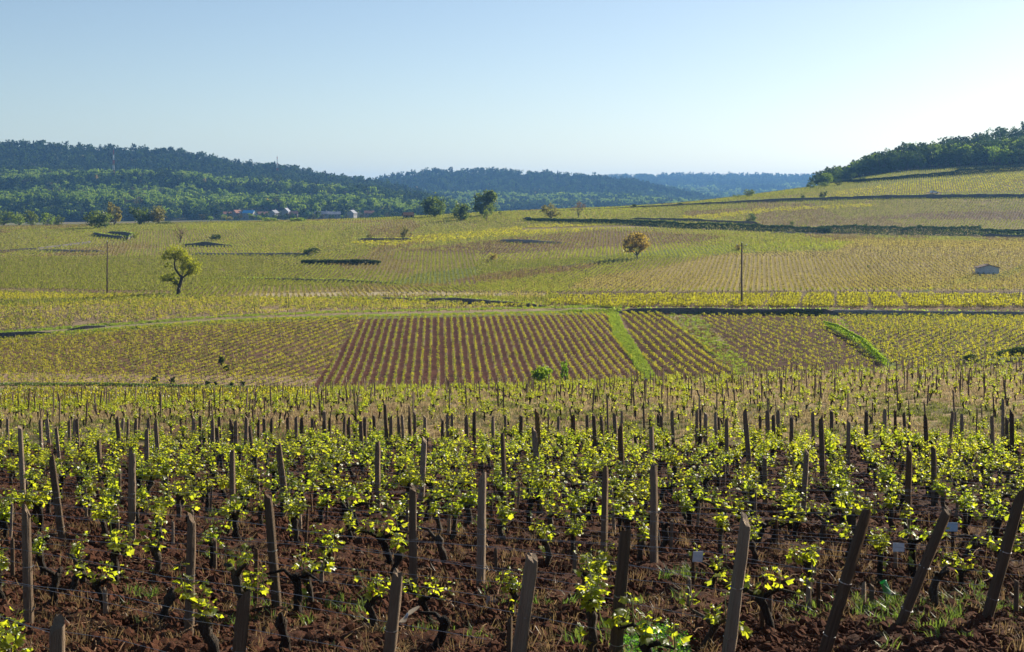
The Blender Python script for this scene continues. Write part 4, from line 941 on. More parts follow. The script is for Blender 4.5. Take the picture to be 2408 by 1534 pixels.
def vines(name, f, col, az, label, kinds=None, scale=1.0, var=.25, zs=1.0):
    x, y, z, u, v = f; n = len(x)
    k = kindmap(u, v, x, y) if kinds is None else kinds(u, v, x, y)
    rot = np.stack([np.zeros(n), np.zeros(n), -az + np.where(rng.random(n) < .5, 0, math.pi) + rng.normal(0, .1, n)], 1)
    s = scale * rng.uniform(1 - var, 1 + var, n); s = np.stack([s, s, s * zs], 1)
    scatter(name, np.stack([x, y, z], 1), rot, s, k * 4 + rng.integers(0, 4, n), col, label, 'vines')
    return n
NV = 0
def keep_far(u, v, x, d):
    nz = fbm(x * .3, d * .3, 2)
    k = ~(in_poly(u, v, TRACK) | in_poly(u, v, BRNL))
    k &= ~((d < 262) & in_poly(u, v + 6, TRACK)) & ~((np.abs(u - 2197) < 17) & (d > 700) & (d < 726))
    k &= ~((d > 770) & (u < 1560)) & ~((d > 838) & (u > 1400) & (u < 1850))
    k &= ~((u >= 1850) & (v < np.interp(u, [w_[0] for w_ in wl], [w_[1] for w_ in wl]) + 1))
    k &= ~(in_poly(u, v, PALE) & (d < 330) & (nz > .12))
    k &= ~((d > 244) & (d < 322) & in_poly(u, v, YR)) & ~((d > 244) & (d < 330) & in_poly(u, v, PC))
    k &= ~((d > 586) & (d < 600) & (u > 1230))
    return k & (nz < .42)
# slopes beyond the road: the nearer half plant by plant, the further half in two-metre pieces of row
PARC = [(-9, 246, 345, 0, 1120), (-3, 345, 470, 0, 1120), (-14, 470, 620, 0, 1120), (-6, 620, 930, 0, 1120), (10, 246, 430, 1120, 9999), (4, 430, 600, 1120, 9999), (24, 600, 705, 1120, 9999), (16, 705, 930, 1120, 9999)]
for az_, d0_, d1_, ua, ub in PARC:
    a_ = math.radians(az_); kp = lambda u, v, x, d, ua=ua, ub=ub: keep_far(u, v, x, d) & (u + .25 * (d - 300) * (ua + ub > 2000) * 0 >= (ua if ua else -999)) & (u < ub)
    nr_ = d1_ <= 470
    NV += vines('distant_vines', field(a_, 1.22, .9 if nr_ else 2.0, d0_, d1_, kp), VN if nr_ else VF, a_, 'yellow-green vine rows of the %s far slope parcel %s' % (['lowest', 'lower middle', 'upper middle', 'topmost'][PARC.index((az_, d0_, d1_, ua, ub)) % 4], 'behind the lone forked tree' if ub < 9999 else 'around the hut and hillside wall'))
keep_yr = lambda u, v, x, d: in_poly(u, v, YR) & (np.abs(((x - .2275 * d) / 6.2) % 1 - .5) < .42)
NV += vines('roadside_vines', field(math.radians(90), 1.9, .55, 245, 320, keep_yr, .12), VN, math.radians(90), 'bright yellow dense vine rows above the roadside wall, cut by narrow gaps', lambda u, v, x, d: np.full(len(u), 3), 1.35)
keep_pc = lambda u, v, x, d: in_poly(u, v, PC) & ~in_poly(u, v, TRACK) & ~in_poly(u, v + 5, TRACK) & (fbm(x * .25, d * .25, 2) < .3)
NV += vines('lower_left_vines', field(math.radians(12), 1.3, .95, 238, 325, keep_pc), VN, math.radians(12), 'pale yellow-green vines in the wedge plot above the track', lambda u, v, x, d: rng.choice([0, 1, 3], len(u), p=[.4, .35, .25]), 1.05)
# near hillside plots
AZ2 = -0.052
def b_keep(poly, pr=1.0):
    return lambda u, v, x, d: in_poly(u, v, poly) & ~in_poly(u, v + 5, TRACK) & (rng.random(len(u)) < pr)
NV += vines('hillside_vines', field(AZ2, 1.05, .6, 146, 241, b_keep(B2, .85), .035), VN, AZ2, 'straight thin vine rows on the bare red-brown plot', lambda u, v, x, d: np.where(rng.random(len(u)) < np.clip((u - 700) / 800, .2, .95), 3, 0), .55)
NV += vines('hillside_vines', field(math.radians(14), 1.5, .75, 150, 241, b_keep(B1, .9), .03), VN, math.radians(13), 'slanting vine rows of the tan plot left of the bare brown plot', lambda u, v, x, d: rng.choice([0, 3, 2], len(u), p=[.2, .65, .15]), .84, zs=.7)
NV += vines('hillside_vines', field(AZ2, 1.3, .6, 146, 241, b_keep(B3, .8), .05), VN, AZ2, 'vine rows on dark soil just right of the grass track', lambda u, v, x, d: rng.choice([0, 3], len(u), p=[.25, .75]), .68)
NV += vines('hillside_vines', field(AZ2, 1.5, 1.3, 150, 241, b_keep(B4, .6), .07), VN, AZ2, 'sparse vines in the grassy pale strip', lambda u, v, x, d: np.full(len(u), 0), .6)
NV += vines('hillside_vines', field(AZ2 - .03, 1.25, .85, 146, 241, b_keep(B5, .8), .08), VN, AZ2, 'vine rows on dark soil left of the diagonal hedge', lambda u, v, x, d: rng.choice([3, 0], len(u), p=[.6, .4]), .66)
NV += vines('hillside_vines', field(math.radians(30), 1.15, .85, 146, 243, lambda u, v, x, d: in_poly(u, v, B6) & ~in_poly(u, v, PATHB), .1), VN, 0, 'dense speckled vines right of the diagonal hedge', lambda u, v, x, d: rng.choice([3, 0], len(u), p=[.55, .45]), .78)
keep_s3 = lambda u, v, x, d: (u < 740) & (fbm(x * .3, d * .3, 2) < .35)
NV += vines('strip_vines', field(math.radians(-75), 1.2, .8, 92, 137, keep_s3, .1), VN, math.radians(-75), 'golden vine strip below the green bank', lambda u, v, x, d: rng.choice([0, 3, 4], len(u), p=[.4, .3, .3]), .75)
# dark grass tufts, scrub speckle on the track verges and banks
def tuft_mesh(rg, n, h, w, mat, spread):
    v = []; f = []
    for _ in range(n):
        a = rg.uniform(0, 6.28); r = rg.uniform(0, spread); b = np.array([math.cos(a) * r, math.sin(a) * r, -.01]); q = rg.uniform(0, 6.28); lean = rg.uniform(.1, .9) * h
        hh = h * rg.uniform(.5, 1.1); t = np.array([math.cos(q), math.sin(q), 0]); s = np.array([-math.sin(q), math.cos(q), 0]) * w
        m_ = b + t * lean * .3 + np.array([0, 0, hh * .65]); e = b + t * lean + np.array([0, 0, hh * rg.uniform(.75, 1)])
        k = len(v); v += [b - s, b + s, m_ + s * .8, m_ - s * .8, e]; f += [(k, k + 1, k + 2, k + 3), (k + 3, k + 2, k + 4)]
    me = mesh_np('tuft', v, f, M[mat], False); return me
rg2 = np.random.default_rng(41)
GT_ = proto_col('bank_tufts', [tuft_mesh(rg2, 16, .32, .03, 'grass', .25) for _ in range(4)] + [tuft_mesh(rg2, 14, .28, .03, 'straw', .25) for _ in range(3)])
pts = []
for poly, n in ((GT, 1500), (B4, 900), (PATHB, 40), ([(a, b - 6) for a, b in TRACK], 1500), ([(a, b + 5) for a, b in TRACK], 1500)):
    a = np.array(poly); q = 0
    while q < n:
        u, v = rng.uniform(max(-100, a[:, 0].min()), a[:, 0].max()), rng.uniform(a[:, 1].min(), a[:, 1].max())
        if in_poly(np.array([u]), np.array([v]), poly)[0]: p = cast(u, v, 140, 300); pts.append((*p, 1 if poly is B4 and R.random() < .6 else 0)); q += 1
pts = np.array(pts); n = len(pts)
scatter('verge_grass', pts[:, :3], zrot(n), rng.uniform(.6, 1.3, n), np.where(pts[:, 3] > 0, rng.integers(4, 7, n), rng.integers(0, 4, n)), GT_, 'grass on the tracks and strips between the hillside plots', 'grass')

# ------------------------------------------------------------------ near vineyard: leaves, vines, posts
def leaf_mesh(rg, name='leaf'):
    an = [0, 24, 52, 80, 112, 146, 180]; ra = [.60, .42, .56, .40, .50, .42, .10]
    pts = [(0, 0.0)]; out = []
    for sgn in (1, -1):
        for a, r in zip(an, ra):
            if sgn == -1 and a in (0, 180): continue
            out.append((sgn * a, r))
    out.sort(); v = [(0, 0, .03)]
    for a, r in out:
        r *= rg.uniform(.9, 1.1); x = math.sin(math.radians(a)) * r; y = .12 + math.cos(math.radians(a)) * r
        v.append((x, y + .1, -.28 * x * x * 2 + .06 * rg.normal() - .10 * max(0, y) ** 2))
    n = len(out); f = [(0, 1 + i, 1 + (i + 1) % n) for i in range(n)]
    return mesh_np(name, v, f, M['leaf'], True)
rg3 = np.random.default_rng(51)
LEAVES = [leaf_mesh(rg3) for _ in range(6)]
LV = [(np.array([tuple(q.co) for q in l.vertices]), [tuple(p.vertices) for p in l.polygons]) for l in LEAVES]
def vine_design(rg, lush=1.0, lean=0.0, arms=None, th=None):
    """trunk (points, radii), extra arms, shoots [(stem points, [(leaf matrix, variant)])]"""
    th = th or rg.uniform(.26, .40); a0 = rg.uniform(0, 6.28); pts = []; rad = []
    bx, by = 0, 0
    for i in range(7):
        t = i / 6; bx += rg.normal(0, .018) + lean * .03 * math.cos(a0); by += rg.normal(0, .018) + lean * .03 * math.sin(a0)
        pts.append(Vector((bx, by, -.12 + (th + .12) * t))); rad.append((.047 - .014 * t) * rg.uniform(.85, 1.2))
    pts.append(pts[-1] + Vector((rg.normal(0, .02), rg.normal(0, .02), .05))); rad[-1] *= 1.25; rad.append(.032)
    head = pts[-1]; al = []
    if arms is None and rg.random() < .5:      # short canes trained both ways along the row (local x)
        for sg in ((-1, 1) if rg.random() < .6 else (rg.choice([-1, 1]),)):
            L = rg.uniform(.18, .42); m_ = head + Vector((sg * L * .45, rg.normal(0, .02), rg.uniform(.0, .06))); e = head + Vector((sg * L, rg.normal(0, .04), rg.uniform(-.03, .08)))
            al.append(([head - Vector((0, 0, .05)), m_, e], [.026, .017, .010])); lush = lush * 1.15
    else:
        for k in range(arms if arms is not None else rg.integers(1, 4)):
            a = a0 + k * 2.4 + rg.normal(0, .4); L = rg.uniform(.05, .17)
            m_ = head + Vector((math.cos(a) * L * .5, math.sin(a) * L * .5, .03)); e = head + Vector((math.cos(a) * L, math.sin(a) * L, rg.uniform(.02, .10)))
            al.append(([head - Vector((0, 0, .05)), m_, e], [.032, .023, .014]))
    sh = []
    ends = [head] + [a[0][2] for a in al] + [a[0][1] for a in al]
    for k in range(max(2, int(rg.integers(5, 9) * lush))):
        b = ends[k % len(ends)]; L = rg.uniform(.11, .32) * (.7 + .3 * lush); a = rg.uniform(0, 6.28); q = rg.uniform(.1, .55)
        st = [b + Vector((math.cos(a) * q * L * t + rg.normal(0, .008), math.sin(a) * q * L * t + rg.normal(0, .008), L * t * (1 - .25 * t * q))) for t in (0, .35, .7, 1)]
        lv = []; nl = int(rg.integers(6, 10)); side = rg.uniform(0, 6.28)
        for i in range(nl):
            t = (i + .4) / nl; j = min(2, int(t * 3)); p = st[j].lerp(st[j + 1], t * 3 - j if t * 3 - j <= 1 else 1)
            side += 2.6 + rg.normal(0, .5); size = rg.uniform(.075, .12) * (1.05 - .6 * t); dn = rg.uniform(-1.0, .2)
            z = Euler((dn + .7 * t, rg.normal(0, .45), side)).to_matrix().to_4x4()
            pet = Vector((-math.sin(side), math.cos(side), .35)) * size * .55
            lv.append((Matrix.Translation(p + pet) @ z @ Matrix.Scale(size, 4), int(rg.integers(0, 6))))
        sh.append((st, lv))
    if rg.random() < .35:   # a water shoot low on the trunk
        b = pts[3]; a = rg.uniform(0, 6.28); st = [b, b + Vector((math.cos(a) * .06, math.sin(a) * .06, .04)), b + Vector((math.cos(a) * .10, math.sin(a) * .10, .10)), b + Vector((math.cos(a) * .11, math.sin(a) * .11, .16))]
        lv = [(Matrix.Translation(st[j] + Vector((0, 0, .02))) @ Euler((rg.normal(0, .6), rg.normal(0, .6), rg.uniform(0, 6.28))).to_matrix().to_4x4() @ Matrix.Scale(rg.uniform(.06, .1), 4), int(rg.integers(0, 6))) for j in (1, 2, 3)]
        sh.append((st, lv))
    return pts, rad, al, sh
def trunk_mb(ds, n=8):
    mb = MB(); rr = random.Random(len(ds[3]))
    mb.tube(ds[0], ds[1], n, True, lambda i, k: 1 + .22 * math.sin(k * 2.1 + i * 1.7) + rr.uniform(-.12, .12))
    for p, r in ds[2]: mb.tube(p, r, 5, True, lambda i, k: 1 + rr.uniform(-.15, .15))
    return mb
def foliage_arr(ds):
    v = []; f = []
    for st, lv in ds[3]:
        for m, k in lv:
            V, Fc = LV[k]; b = len(v); mm = np.array(m)
            v += (V @ mm[:3, :3].T + mm[:3, 3]).tolist(); f += [tuple(i + b for i in q) for q in Fc]
    return v, f
def stems_mb(ds):
    mb = MB()
    for st, _ in ds[3]: mb.tube(st, [.006, .005, .004, .002], 4, False)
    return mb
DES = [vine_design(rg3, rg3.uniform(.6, 1.3), rg3.uniform(0, 1)) for _ in range(24)]
D_TR = [trunk_mb(d).mesh('trunk', M['bark']) for d in DES]
D_FO = []
for d in DES:
    v, f = foliage_arr(d); s = stems_mb(d); D_FO.append(multi_mesh('foliage', [(v, f, M['leaf']), (s.v, s.f, M['stem'])], True))
D_SH = []
for d in DES:
    row = []
    for st, lv in d[3]:
        mb = MB(); mb.tube(st, [.006, .005, .004, .002], 5); row.append((mb.mesh('shoot', M['stem']), lv))
    D_SH.append(row)
# vines seen far enough to be one clump: instanced
VM = proto_col('plot_vines', [multi_mesh('plot_vine', [(foliage_arr(d)[0], foliage_arr(d)[1], M['leaf']), (trunk_mb(d, 5).v, trunk_mb(d, 5).f, M['bark'])]) for d in DES[:16]])

# rows of the first plot: they start at the leaning end posts and run away to the left
_tie = []
def tie_mesh():
    if not _tie:
        v = []; f = []
        for z in (.606, .600, .303, .299):
            for r in (1.02, 1.10): v += [(math.cos(k * .785) * r, math.sin(k * .785) * r, z) for k in range(8)]
        for g in (0, 2):
            a, b = g * 16, (g + 1) * 16
            for k in range(8):
                k2 = (k + 1) % 8; f += [(a + 8 + k, a + 8 + k2, b + 8 + k2, b + 8 + k), (a + k, a + k2, a + 8 + k2, a + 8 + k), (b + k, b + 8 + k, b + 8 + k2, b + k2)]
        _tie.append(mesh_np('wire_tie', v, f, M['wire'], False))
    return _tie[0]
ENDS = [((135, 1465), (128, 1730)), ((575, 1399), (548, 1655)), ((933, 1347), (905, 1620)), ((1251, 1310), (1212, 1595)), ((1471, 1250), (1446, 1570)),
        ((1753, 1224), (1708, 1560)), ((2036, 1204), (1930, 1562)), ((2229, 1200), (2112, 1486)), ((2406, 1152), (2318, 1468))]
EP = [cast(b[0], b[1]) for a, b in ENDS]
RD = Vector((-.77, .64, 0)).normalized(); RN = Vector((.64, .77, 0)).normalized()
E0 = EP[0]; ED = (EP[8] - EP[0]) / 8; STEP = ED.dot(RN)
def row_of(p): return int(round((Vector((p[0], p[1], 0)) - Vector((E0.x, E0.y, 0))).dot(RN) / STEP))
def row_start(k): return Vector((E0.x, E0.y, 0)) + Vector((ED.x, ED.y, 0)) * k
def along(p, k): return (Vector((p[0], p[1], 0)) - row_start(k)).dot(RD)
def row_name(k):
    if k < 0: return 'the row in front of the first end post'
    if k <= 8: return 'the row of the %s end post' % ORD[k]
    return 'the %s row past the last end post' % ordn(k - 9)

POSTM = []; NS = 12
for i in range(9):
    rg = np.random.default_rng(60 + i); nr = 11; zs = np.linspace(0, 1, nr); v = []; f = []
    rad_k = 1 + .09 * rg.normal(size=NS); sq = .07 if i % 2 else -.02
    for g in rg.integers(0, NS, 2 if i % 3 else 1): rad_k[g] *= rg.uniform(.55, .75)
    crook = rg.normal(0, .22, nr).cumsum() * .35; tx, ty = rg.normal(0, .02, 2)
    for j, z in enumerate(zs):
        for k in range(NS):
            a = k * 2 * math.pi / NS; r = rad_k[k] * (1.07 - .14 * z) * (1 + sq * math.cos(4 * a)) + .035 * rg.normal()
            if j == nr - 1: r *= .9
            v.append((math.cos(a) * r + crook[j] * .5, math.sin(a) * r, z if j < nr - 1 else z + tx * math.cos(a) + ty * math.sin(a) + .006 * rg.normal()))
    for j in range(nr - 1):
        for k in range(NS): f.append((j * NS + k, j * NS + (k + 1) % NS, (j + 1) * NS + (k + 1) % NS, (j + 1) * NS + k))
    c = len(v); v.append((crook[-1] * .5, 0, 1.0)); b = (nr - 1) * NS
    for k in range(NS): f.append((b + k, b + (k + 1) % NS, c))
    POSTM.append((v, f))
POSTS = {}
def post_mesh(i, mat):
    if (i, mat) not in POSTS:
        v, f = POSTM[i]; me = mesh_np('post', v, f, M[mat], True)
        me.polygons.foreach_set('use_smooth', [k < len(f) - NS for k in range(len(f))]); POSTS[(i, mat)] = me
    return POSTS[(i, mat)]
def set_post(o, base, top, r, sink=.22):
    base = base - (top - base).normalized() * sink; ax = top - base
    o.location = base; o.rotation_mode = 'QUATERNION'; o.rotation_quaternion = ax.to_track_quat('Z', 'Y') @ Euler((0, 0, R.uniform(-.5, .5))).to_quaternion()
    o.scale = (r, r, ax.length)
for k, (a, b) in enumerate(ENDS):
    base = EP[k]; top = P(a[0], a[1], base.y - .12)
    o = link('end_post', post_mesh(k % 9, 'post')); set_post(o, base, top, .056)
    tag(o, 'thick leaning end post of a vine row, %s from the left' % ORD[k], 'post', 'leaning end posts of the nearest vine rows')
    link('wire_tie', tie_mesh(), o)
    wv = MB(); wz = o.matrix_basis.inverted()
    tp = top.lerp(base, .18); an = base - RD * .75; an.z = float(H(an.x, an.y)) - .1
    wv.tube([wz @ tp, wz @ an], .002, 4); 
PL = """47 1005 56 1182|122 1078 148 1275|132 1006 142 1107|95 987 98 1065|110 985 116 1042|18 982 19 1057|164 988 164 1021|175 986 172 1055|181 987 184 1060|232 1036 238 1135|275 982 284 1077|289 985 287 1060|301 987 300 1042|320 987 319 1020|345 1012 347 1132|349 985 352 1040|366 990 374 1110|310 1062 310 1276|456 982 457 1042|471 980 471 1017|500 987 502 1060|510 1005 515 1090|516 982 519 1042|545 1060 547 1240|544 987 545 1030|554 990 555 1035|580 982 579 1070|587 1002 596 1090|609 985 608 1032|621 983 624 1042|639 985 639 1022|676 982 678 1037|697 982 697 1025|710 982 709 1040|735 985 735 1030|763 967 766 1040|762 990 766 1065|655 1050 676 1215|776 983 776 1030|810 980 809 1032|821 982 819 1030|848 992 851 1102|858 982 858 1020|879 977 883 1045|889 1040 889 1215|905 950 910 1025|919 980 920 1025|938 982 939 1025|945 977 950 1035|964 980 966 1040|975 970 976 1025|1000 981 999 1050|998 1034 990 1182|1041 987 1040 1020|1051 975 1055 1055|1063 975 1064 1055|1096 980 1099 1030|1115 972 1115 1050|1160 982 1160 1025|1188 977 1190 1025|1181 1020 1188 1200|971 1147 972 1405|630 1167 652 1440|1134 1122 1130 1383|1263 967 1270 1082 n|1257 1011 1267 1132|1225 977 1224 1040|1348 977 1348 1022 b|1314 980 1314 1042|1380 977 1382 1028|1396 975 1402 1072|1414 980 1417 1032|1446 975 1450 1045|1458 1003 1463 1140 b|1462 970 1462 1005|1532 1005 1534 1095|1536 1095 1538 1330|1423 1102 1418 1360|1548 975 1549 1030|1580 967 1584 1060|1555 977 1557 1045|1639 967 1638 1035|1659 972 1658 1015|1682 970 1684 1025|1689 980 1692 1030|1708 985 1710 1117|1752 967 1765 1125|1787 977 1789 1035|1798 1075 1800 1190|1805 967 1805 1042|1818 977 1820 1030|1830 965 1831 1012|1911 970 1914 1050|1930 982 1934 1125|1955 966 1956 1030|1861 980 1861 1015|1996 990 1994 1095|2037 967 2037 1025|2081 965 2081 1030|2105 965 2106 1037 b|2125 972 2131 1055|2177 980 2181 1095|2138 1058 2132 1266 b|2195 1052 2196 1192|2240 967 2231 1042|2245 970 2246 1020|2262 977 2262 1010|2332 980 2336 1110|2378 967 2380 1095|2358 942 2358 1045|2367 982 2368 1020|1897 1062 1887 1225|63 1200 70 1480|450 1220 443 1500|1428 932 1432 1040 t|1648 962 1647 1025 t|1513 947 1516 1040 t"""
plist = []
for q in PL.split('|'):
    s = q.split(); u1, v1, u2, v2 = map(float, s[:4]); kd = s[4] if len(s) > 4 else ''
    if v2 < 1056:
        d = 47.5 + 3.5 * ((u2 * 7.3) % 1); x = (u2 - U0) / F * d; base = Vector((x, d, float(H(x, d))))
    else: base = cast(u2, v2)
    top = P(u1, v1, base.y); plist.append([base, top, kd])
byrow = {}
for q in plist: byrow.setdefault(row_of(q[0]), []).append(q)
for k, L in byrow.items():
    L.sort(key=lambda q: along(q[0], k))
    for j, (base, top, kd) in enumerate(L):
        o = link('vineyard_post', post_mesh(R.randrange(9), {'n': 'post_new', 'b': 'post_brown'}.get(kd, 'post')))
        set_post(o, base, top, {'t': .034}.get(kd, (.048 + .0003 * base.y) * R.uniform(.85, 1.15)))
        if base.y < 24: link('wire_tie', tie_mesh(), o)
        what = {'n': 'tall new ochre post', 'b': 'brown wooden post', 't': 'thin tall stake'}.get(kd, 'weathered grey post')
        tag(o, '%s, %s along %s' % (what, ORD[j] if j < 20 else ordn(j), row_name(k)), 'post', 'posts of the first vine plot')

# vines of the first plot: the nearest ones where the photograph shows them, the rest along the rows
HAND = """25 1345|108 1290|200 1305|275 1300|380 1290|268 1360|505 1272|580 1370|530 1455|52 1525|12 1215|95 1205|270 1218|392 1228|704 1225|764 1290|742 1350|606 1380|935 1265|914 1300|880 1410|1061 1215|1175 1222|826 1215|1032 1390|1310 1212|1345 1258|1485 1235|1570 1225|1385 1365|1665 1315|1400 1458|1652 1435|1555 1500|1790 1215|1785 1265|1208 1370|1695 1245|1812 1230|1905 1330|1835 1400|1975 1260|2070 1305|2155 1288|2130 1215|2265 1310|2345 1290|2405 1290|2310 1220|330 1215|560 1215|940 1218|1290 1268|2010 1215|1500 1262"""
BARE = """112 1435|372 1475|97 1345|711 1460|680 1540|1003 1530|1055 1330|832 1262|2200 1440|1560 1300|1925 1280|2255 1320|150 1395|1775 1290"""
def rowrot(n): return np.stack([rng.normal(0, .08, n), rng.normal(0, .08, n), 2.448 + rng.normal(0, .3, n) + np.where(rng.random(n) < .5, 0, math.pi)], 1)
vl = []
for q in HAND.split('|'):
    u, v = map(float, q.split()); d = 7400 / (v - 878); x = (u - U0) / F * d; vl.append((x, d, 'h'))
for q in BARE.split('|'):
    u, v = map(float, q.split()); p = cast(u, v); vl.append((p.x, p.y, 'b'))
for k in range(-2, 60):
    s0 = row_start(k); t = .35
    while t < 75:
        p = s0 + RD * (t + R.uniform(-.13, .13)) + RN * R.uniform(-.05, .05); t += 1.0
        if p.y < 10 or p.y > 51.2: continue
        u = U0 + F * p.x / p.y
        if u < -420 or u > 2900: continue
        if p.y < 22.3 and -60 < u < 2470: continue
        if R.random() < .92: vl.append((p.x, p.y, 'a'))
def clear_of_posts(x, y): return all((x - q[0].x) ** 2 + (y - q[0].y) ** 2 > .16 ** 2 for q in plist)
vl = [(x, y, t) if clear_of_posts(x, y) else (x + .22, y + .05, t) for x, y, t in vl]
vl.sort(key=lambda q: q[1])
inv = lambda q: -60 < U0 + F * q[0] / q[1] < 2470
ind = [q for q in vl if inv(q)][:300]; _s = set(ind); rest = [q for q in vl if q not in _s]
vrow = {}
for q in ind: vrow.setdefault(row_of(q), []).append(q)
nleaf_obj = 0; vine_pos = []
for k, L in vrow.items():
    L.sort(key=lambda q: along(q, k))
    for j, (x, y, t) in enumerate(L):
        i = R.randrange(24); s = R.uniform(.85, 1.25); e = empty('grapevine', (x, y, float(H(x, y))), 2.448 + R.gauss(0, .3) + R.choice((0, math.pi))); e.scale = (s, s, s)
        vine_pos.append((x, y, k, j))
        if t == 'b':
            e.scale = (1.15, 1.15, R.uniform(.9, 1.25)); link('trunk', D_TR[i], e)
            tag(e, 'bare black vine stump, %s plant along %s' % (ORD[j] if j < 20 else ordn(j), row_name(k)), 'grapevine', 'vines of the first plot'); continue
        lush = len(DES[i][3]); tag(e, '%s grapevine, %s plant along %s' % ('bushy' if lush > 7 else 'sparse' if lush < 5 else 'knotty', ORD[j] if j < 20 else ordn(j), row_name(k)), 'grapevine', 'vines of the first plot')
        link('trunk', D_TR[i], e)
        if y < 17.6 and nleaf_obj < 2600:
            for me, lv in D_SH[i]:
                sh = link('shoot', me, e)
                for m, q in lv:
                    lo = link('leaf', LEAVES[q], sh); lo.matrix_local = m; nleaf_obj += 1
        else:
            fo = link('foliage', D_FO[i], e); fo['kind'] = 'stuff'
n = len(rest); rp = np.array([(x, y, float(H(x, y))) for x, y, t in rest])
scatter('back_row_vines', rp, rowrot(n), rng.uniform(.85, 1.25, n), rng.integers(0, 16, n), VM, 'leafy vines in the back rows of the first plot', 'vines')

# short stakes beside vines
sm = [post_mesh(i, 'post') for i in (0, 1, 3)] + [post_mesh(2, 'post_brown')]
HS_ = [(280, 1315, 1265), (250, 1455, 1385), (755, 1380, 1320), (1035, 1430, 1370), (2050, 1442, 1376), (2030, 1438, 1372), (1900, 1440, 1362), (1925, 1440, 1365), (1620, 1440, 1360), (1810, 1460, 1395), (2388, 1450, 1365),
       (1792, 1490, 1400), (30, 1360, 1268), (1350, 1350, 1288), (1372, 1412, 1350), (1630, 1392, 1300), (505, 1345, 1268), (1197, 1560, 1455), (935, 1310, 1245), (600, 1440, 1290), (1168, 1350, 1290), (1445, 1262, 1195), (2105, 1345, 1290), (2240, 1300, 1240), (1915, 1362, 1304)]
hsk = {}
for i, (u, vb, vt) in enumerate(HS_):
    base = cast(u, vb); top = P(u + R.uniform(-3, 3), vt, base.y); o = link('short_stake', sm[i % 4]); set_post(o, base, top, .026, .1)
    k = row_of(base); tag(o, 'short sawn stake, %s loose one along %s' % (ORD[hsk.setdefault(k, [-1]).__iadd__([0]).__len__() - 2], row_name(k)), 'stake', 'short stakes among the nearest vines')
for x, y, k, j in [q for q in vine_pos if 20 < q[1] < 32][::3]:
    base = Vector((x + .1, y - .06, float(H(x + .1, y - .06)))); o = link('short_stake', sm[R.randrange(4)]); set_post(o, base, base + Vector((R.uniform(-.05, .05), R.uniform(-.03, .03), R.uniform(.35, .62))), .024, .1)
    tag(o, 'short stake tied to the %s vine along %s' % (ORD[j] if j < 20 else ordn(j), row_name(k)), 'stake', 'short stakes among the nearest vines')

# wires
for k in range(-1, 22):
    s0 = row_start(k); 
    for hgt, wn_ in ((.42, 'lower'), (.78, 'upper')):
        mb = MB(); pts = []
        for t in np.arange(0, 44, 1.25):
            p = s0 + RD * t
            if p.y > 50.5: break
            z = float(H(p.x, p.y)) + hgt + .03 * math.sin(t * 1.25 + k) - (.0 if t else .05); pts.append((p.x, p.y, z))
        if len(pts) < 3: continue
        mb.tube(pts, .0023, 4, False); o = mb.build('trellis_wire', M['wire'])
        tag(o, '%s galvanised wire strung along %s' % (wn_, row_name(k)), 'wire', 'trellis wires of the first plot')

# ------------------------------------------------------------------ second plot: stakes and vines
rows2 = []
for k in range(-60, 120):
    s0 = Vector((-30, 62, 0)) + RN * (k * 1.25); t = -90
    while t < 90:
        p = s0 + RD * t + RD * R.uniform(-.15, .15) + RN * R.uniform(-.08, .08); t += 1.15
        if not 59.5 < p.y < 118: continue
        u = U0 + F * p.x / p.y
        if not -300 < u < 2720: continue
        v = uv(p.x, p.y)[1]
        if u < 760 and p.y > 89: continue
        rows2.append((p.x, p.y, u, float(v), k))
v2 = [q for q in rows2 if R.random() < .88 - .34 * min(1, max(0, (q[2] - 500) / 1500))]
n = len(v2); pp = np.array([(q[0], q[1], float(H(q[0], q[1]))) for q in v2])
scatter('second_plot_vines', pp, rowrot(n), rng.uniform(.7, 1.1, n), rng.integers(0, 16, n), VM, 'leafy low vines of the second plot among thin stakes', 'vines')
st = [q for q in rows2 if R.random() < .22]; st.sort(key=lambda q: (not -60 < q[2] < 2470, q[1]))
keepn = 300 - len(plist) - len(ENDS)
sel, far_st = st[:keepn], st[keepn:]
rk = {}
for q in sel: rk.setdefault(q[4], []).append(q)
ks = sorted(rk)
for ri, k in enumerate(ks):
    for j, (x, y, u, v, _) in enumerate(sorted(rk[k], key=lambda q: -q[0])):
        base = Vector((x, y, float(H(x, y)))); o = link('vine_stake', post_mesh(R.randrange(9), 'post'))
        set_post(o, base, base + Vector((R.gauss(0, .07), R.gauss(0, .04), R.uniform(.8, 1.35))), R.uniform(.026, .042), .1)
        tag(o, 'thin second-plot stake, %s from the right in the %s row from the front' % (ORD[j] if j < 20 else ordn(j), ordn(ri)), 'stake', 'stakes of the second plot')
n = len(far_st); SP = proto_col('stake_pieces', [multi_mesh('stake', [([(a * .03, b * .03, c) for a, b, c in POSTM[i][0]], POSTM[i][1], M['post'])]) for i in range(4)])
scatter('far_stakes', np.array([(q[0], q[1], float(H(q[0], q[1])) - .05) for q in far_st]), zrot(n), np.stack([np.full(n, 1.05), np.full(n, 1.05), rng.uniform(.85, 1.3, n)], 1), rng.integers(0, 4, n), SP, 'thin stakes towards the far edge of the second plot', 'stakes')

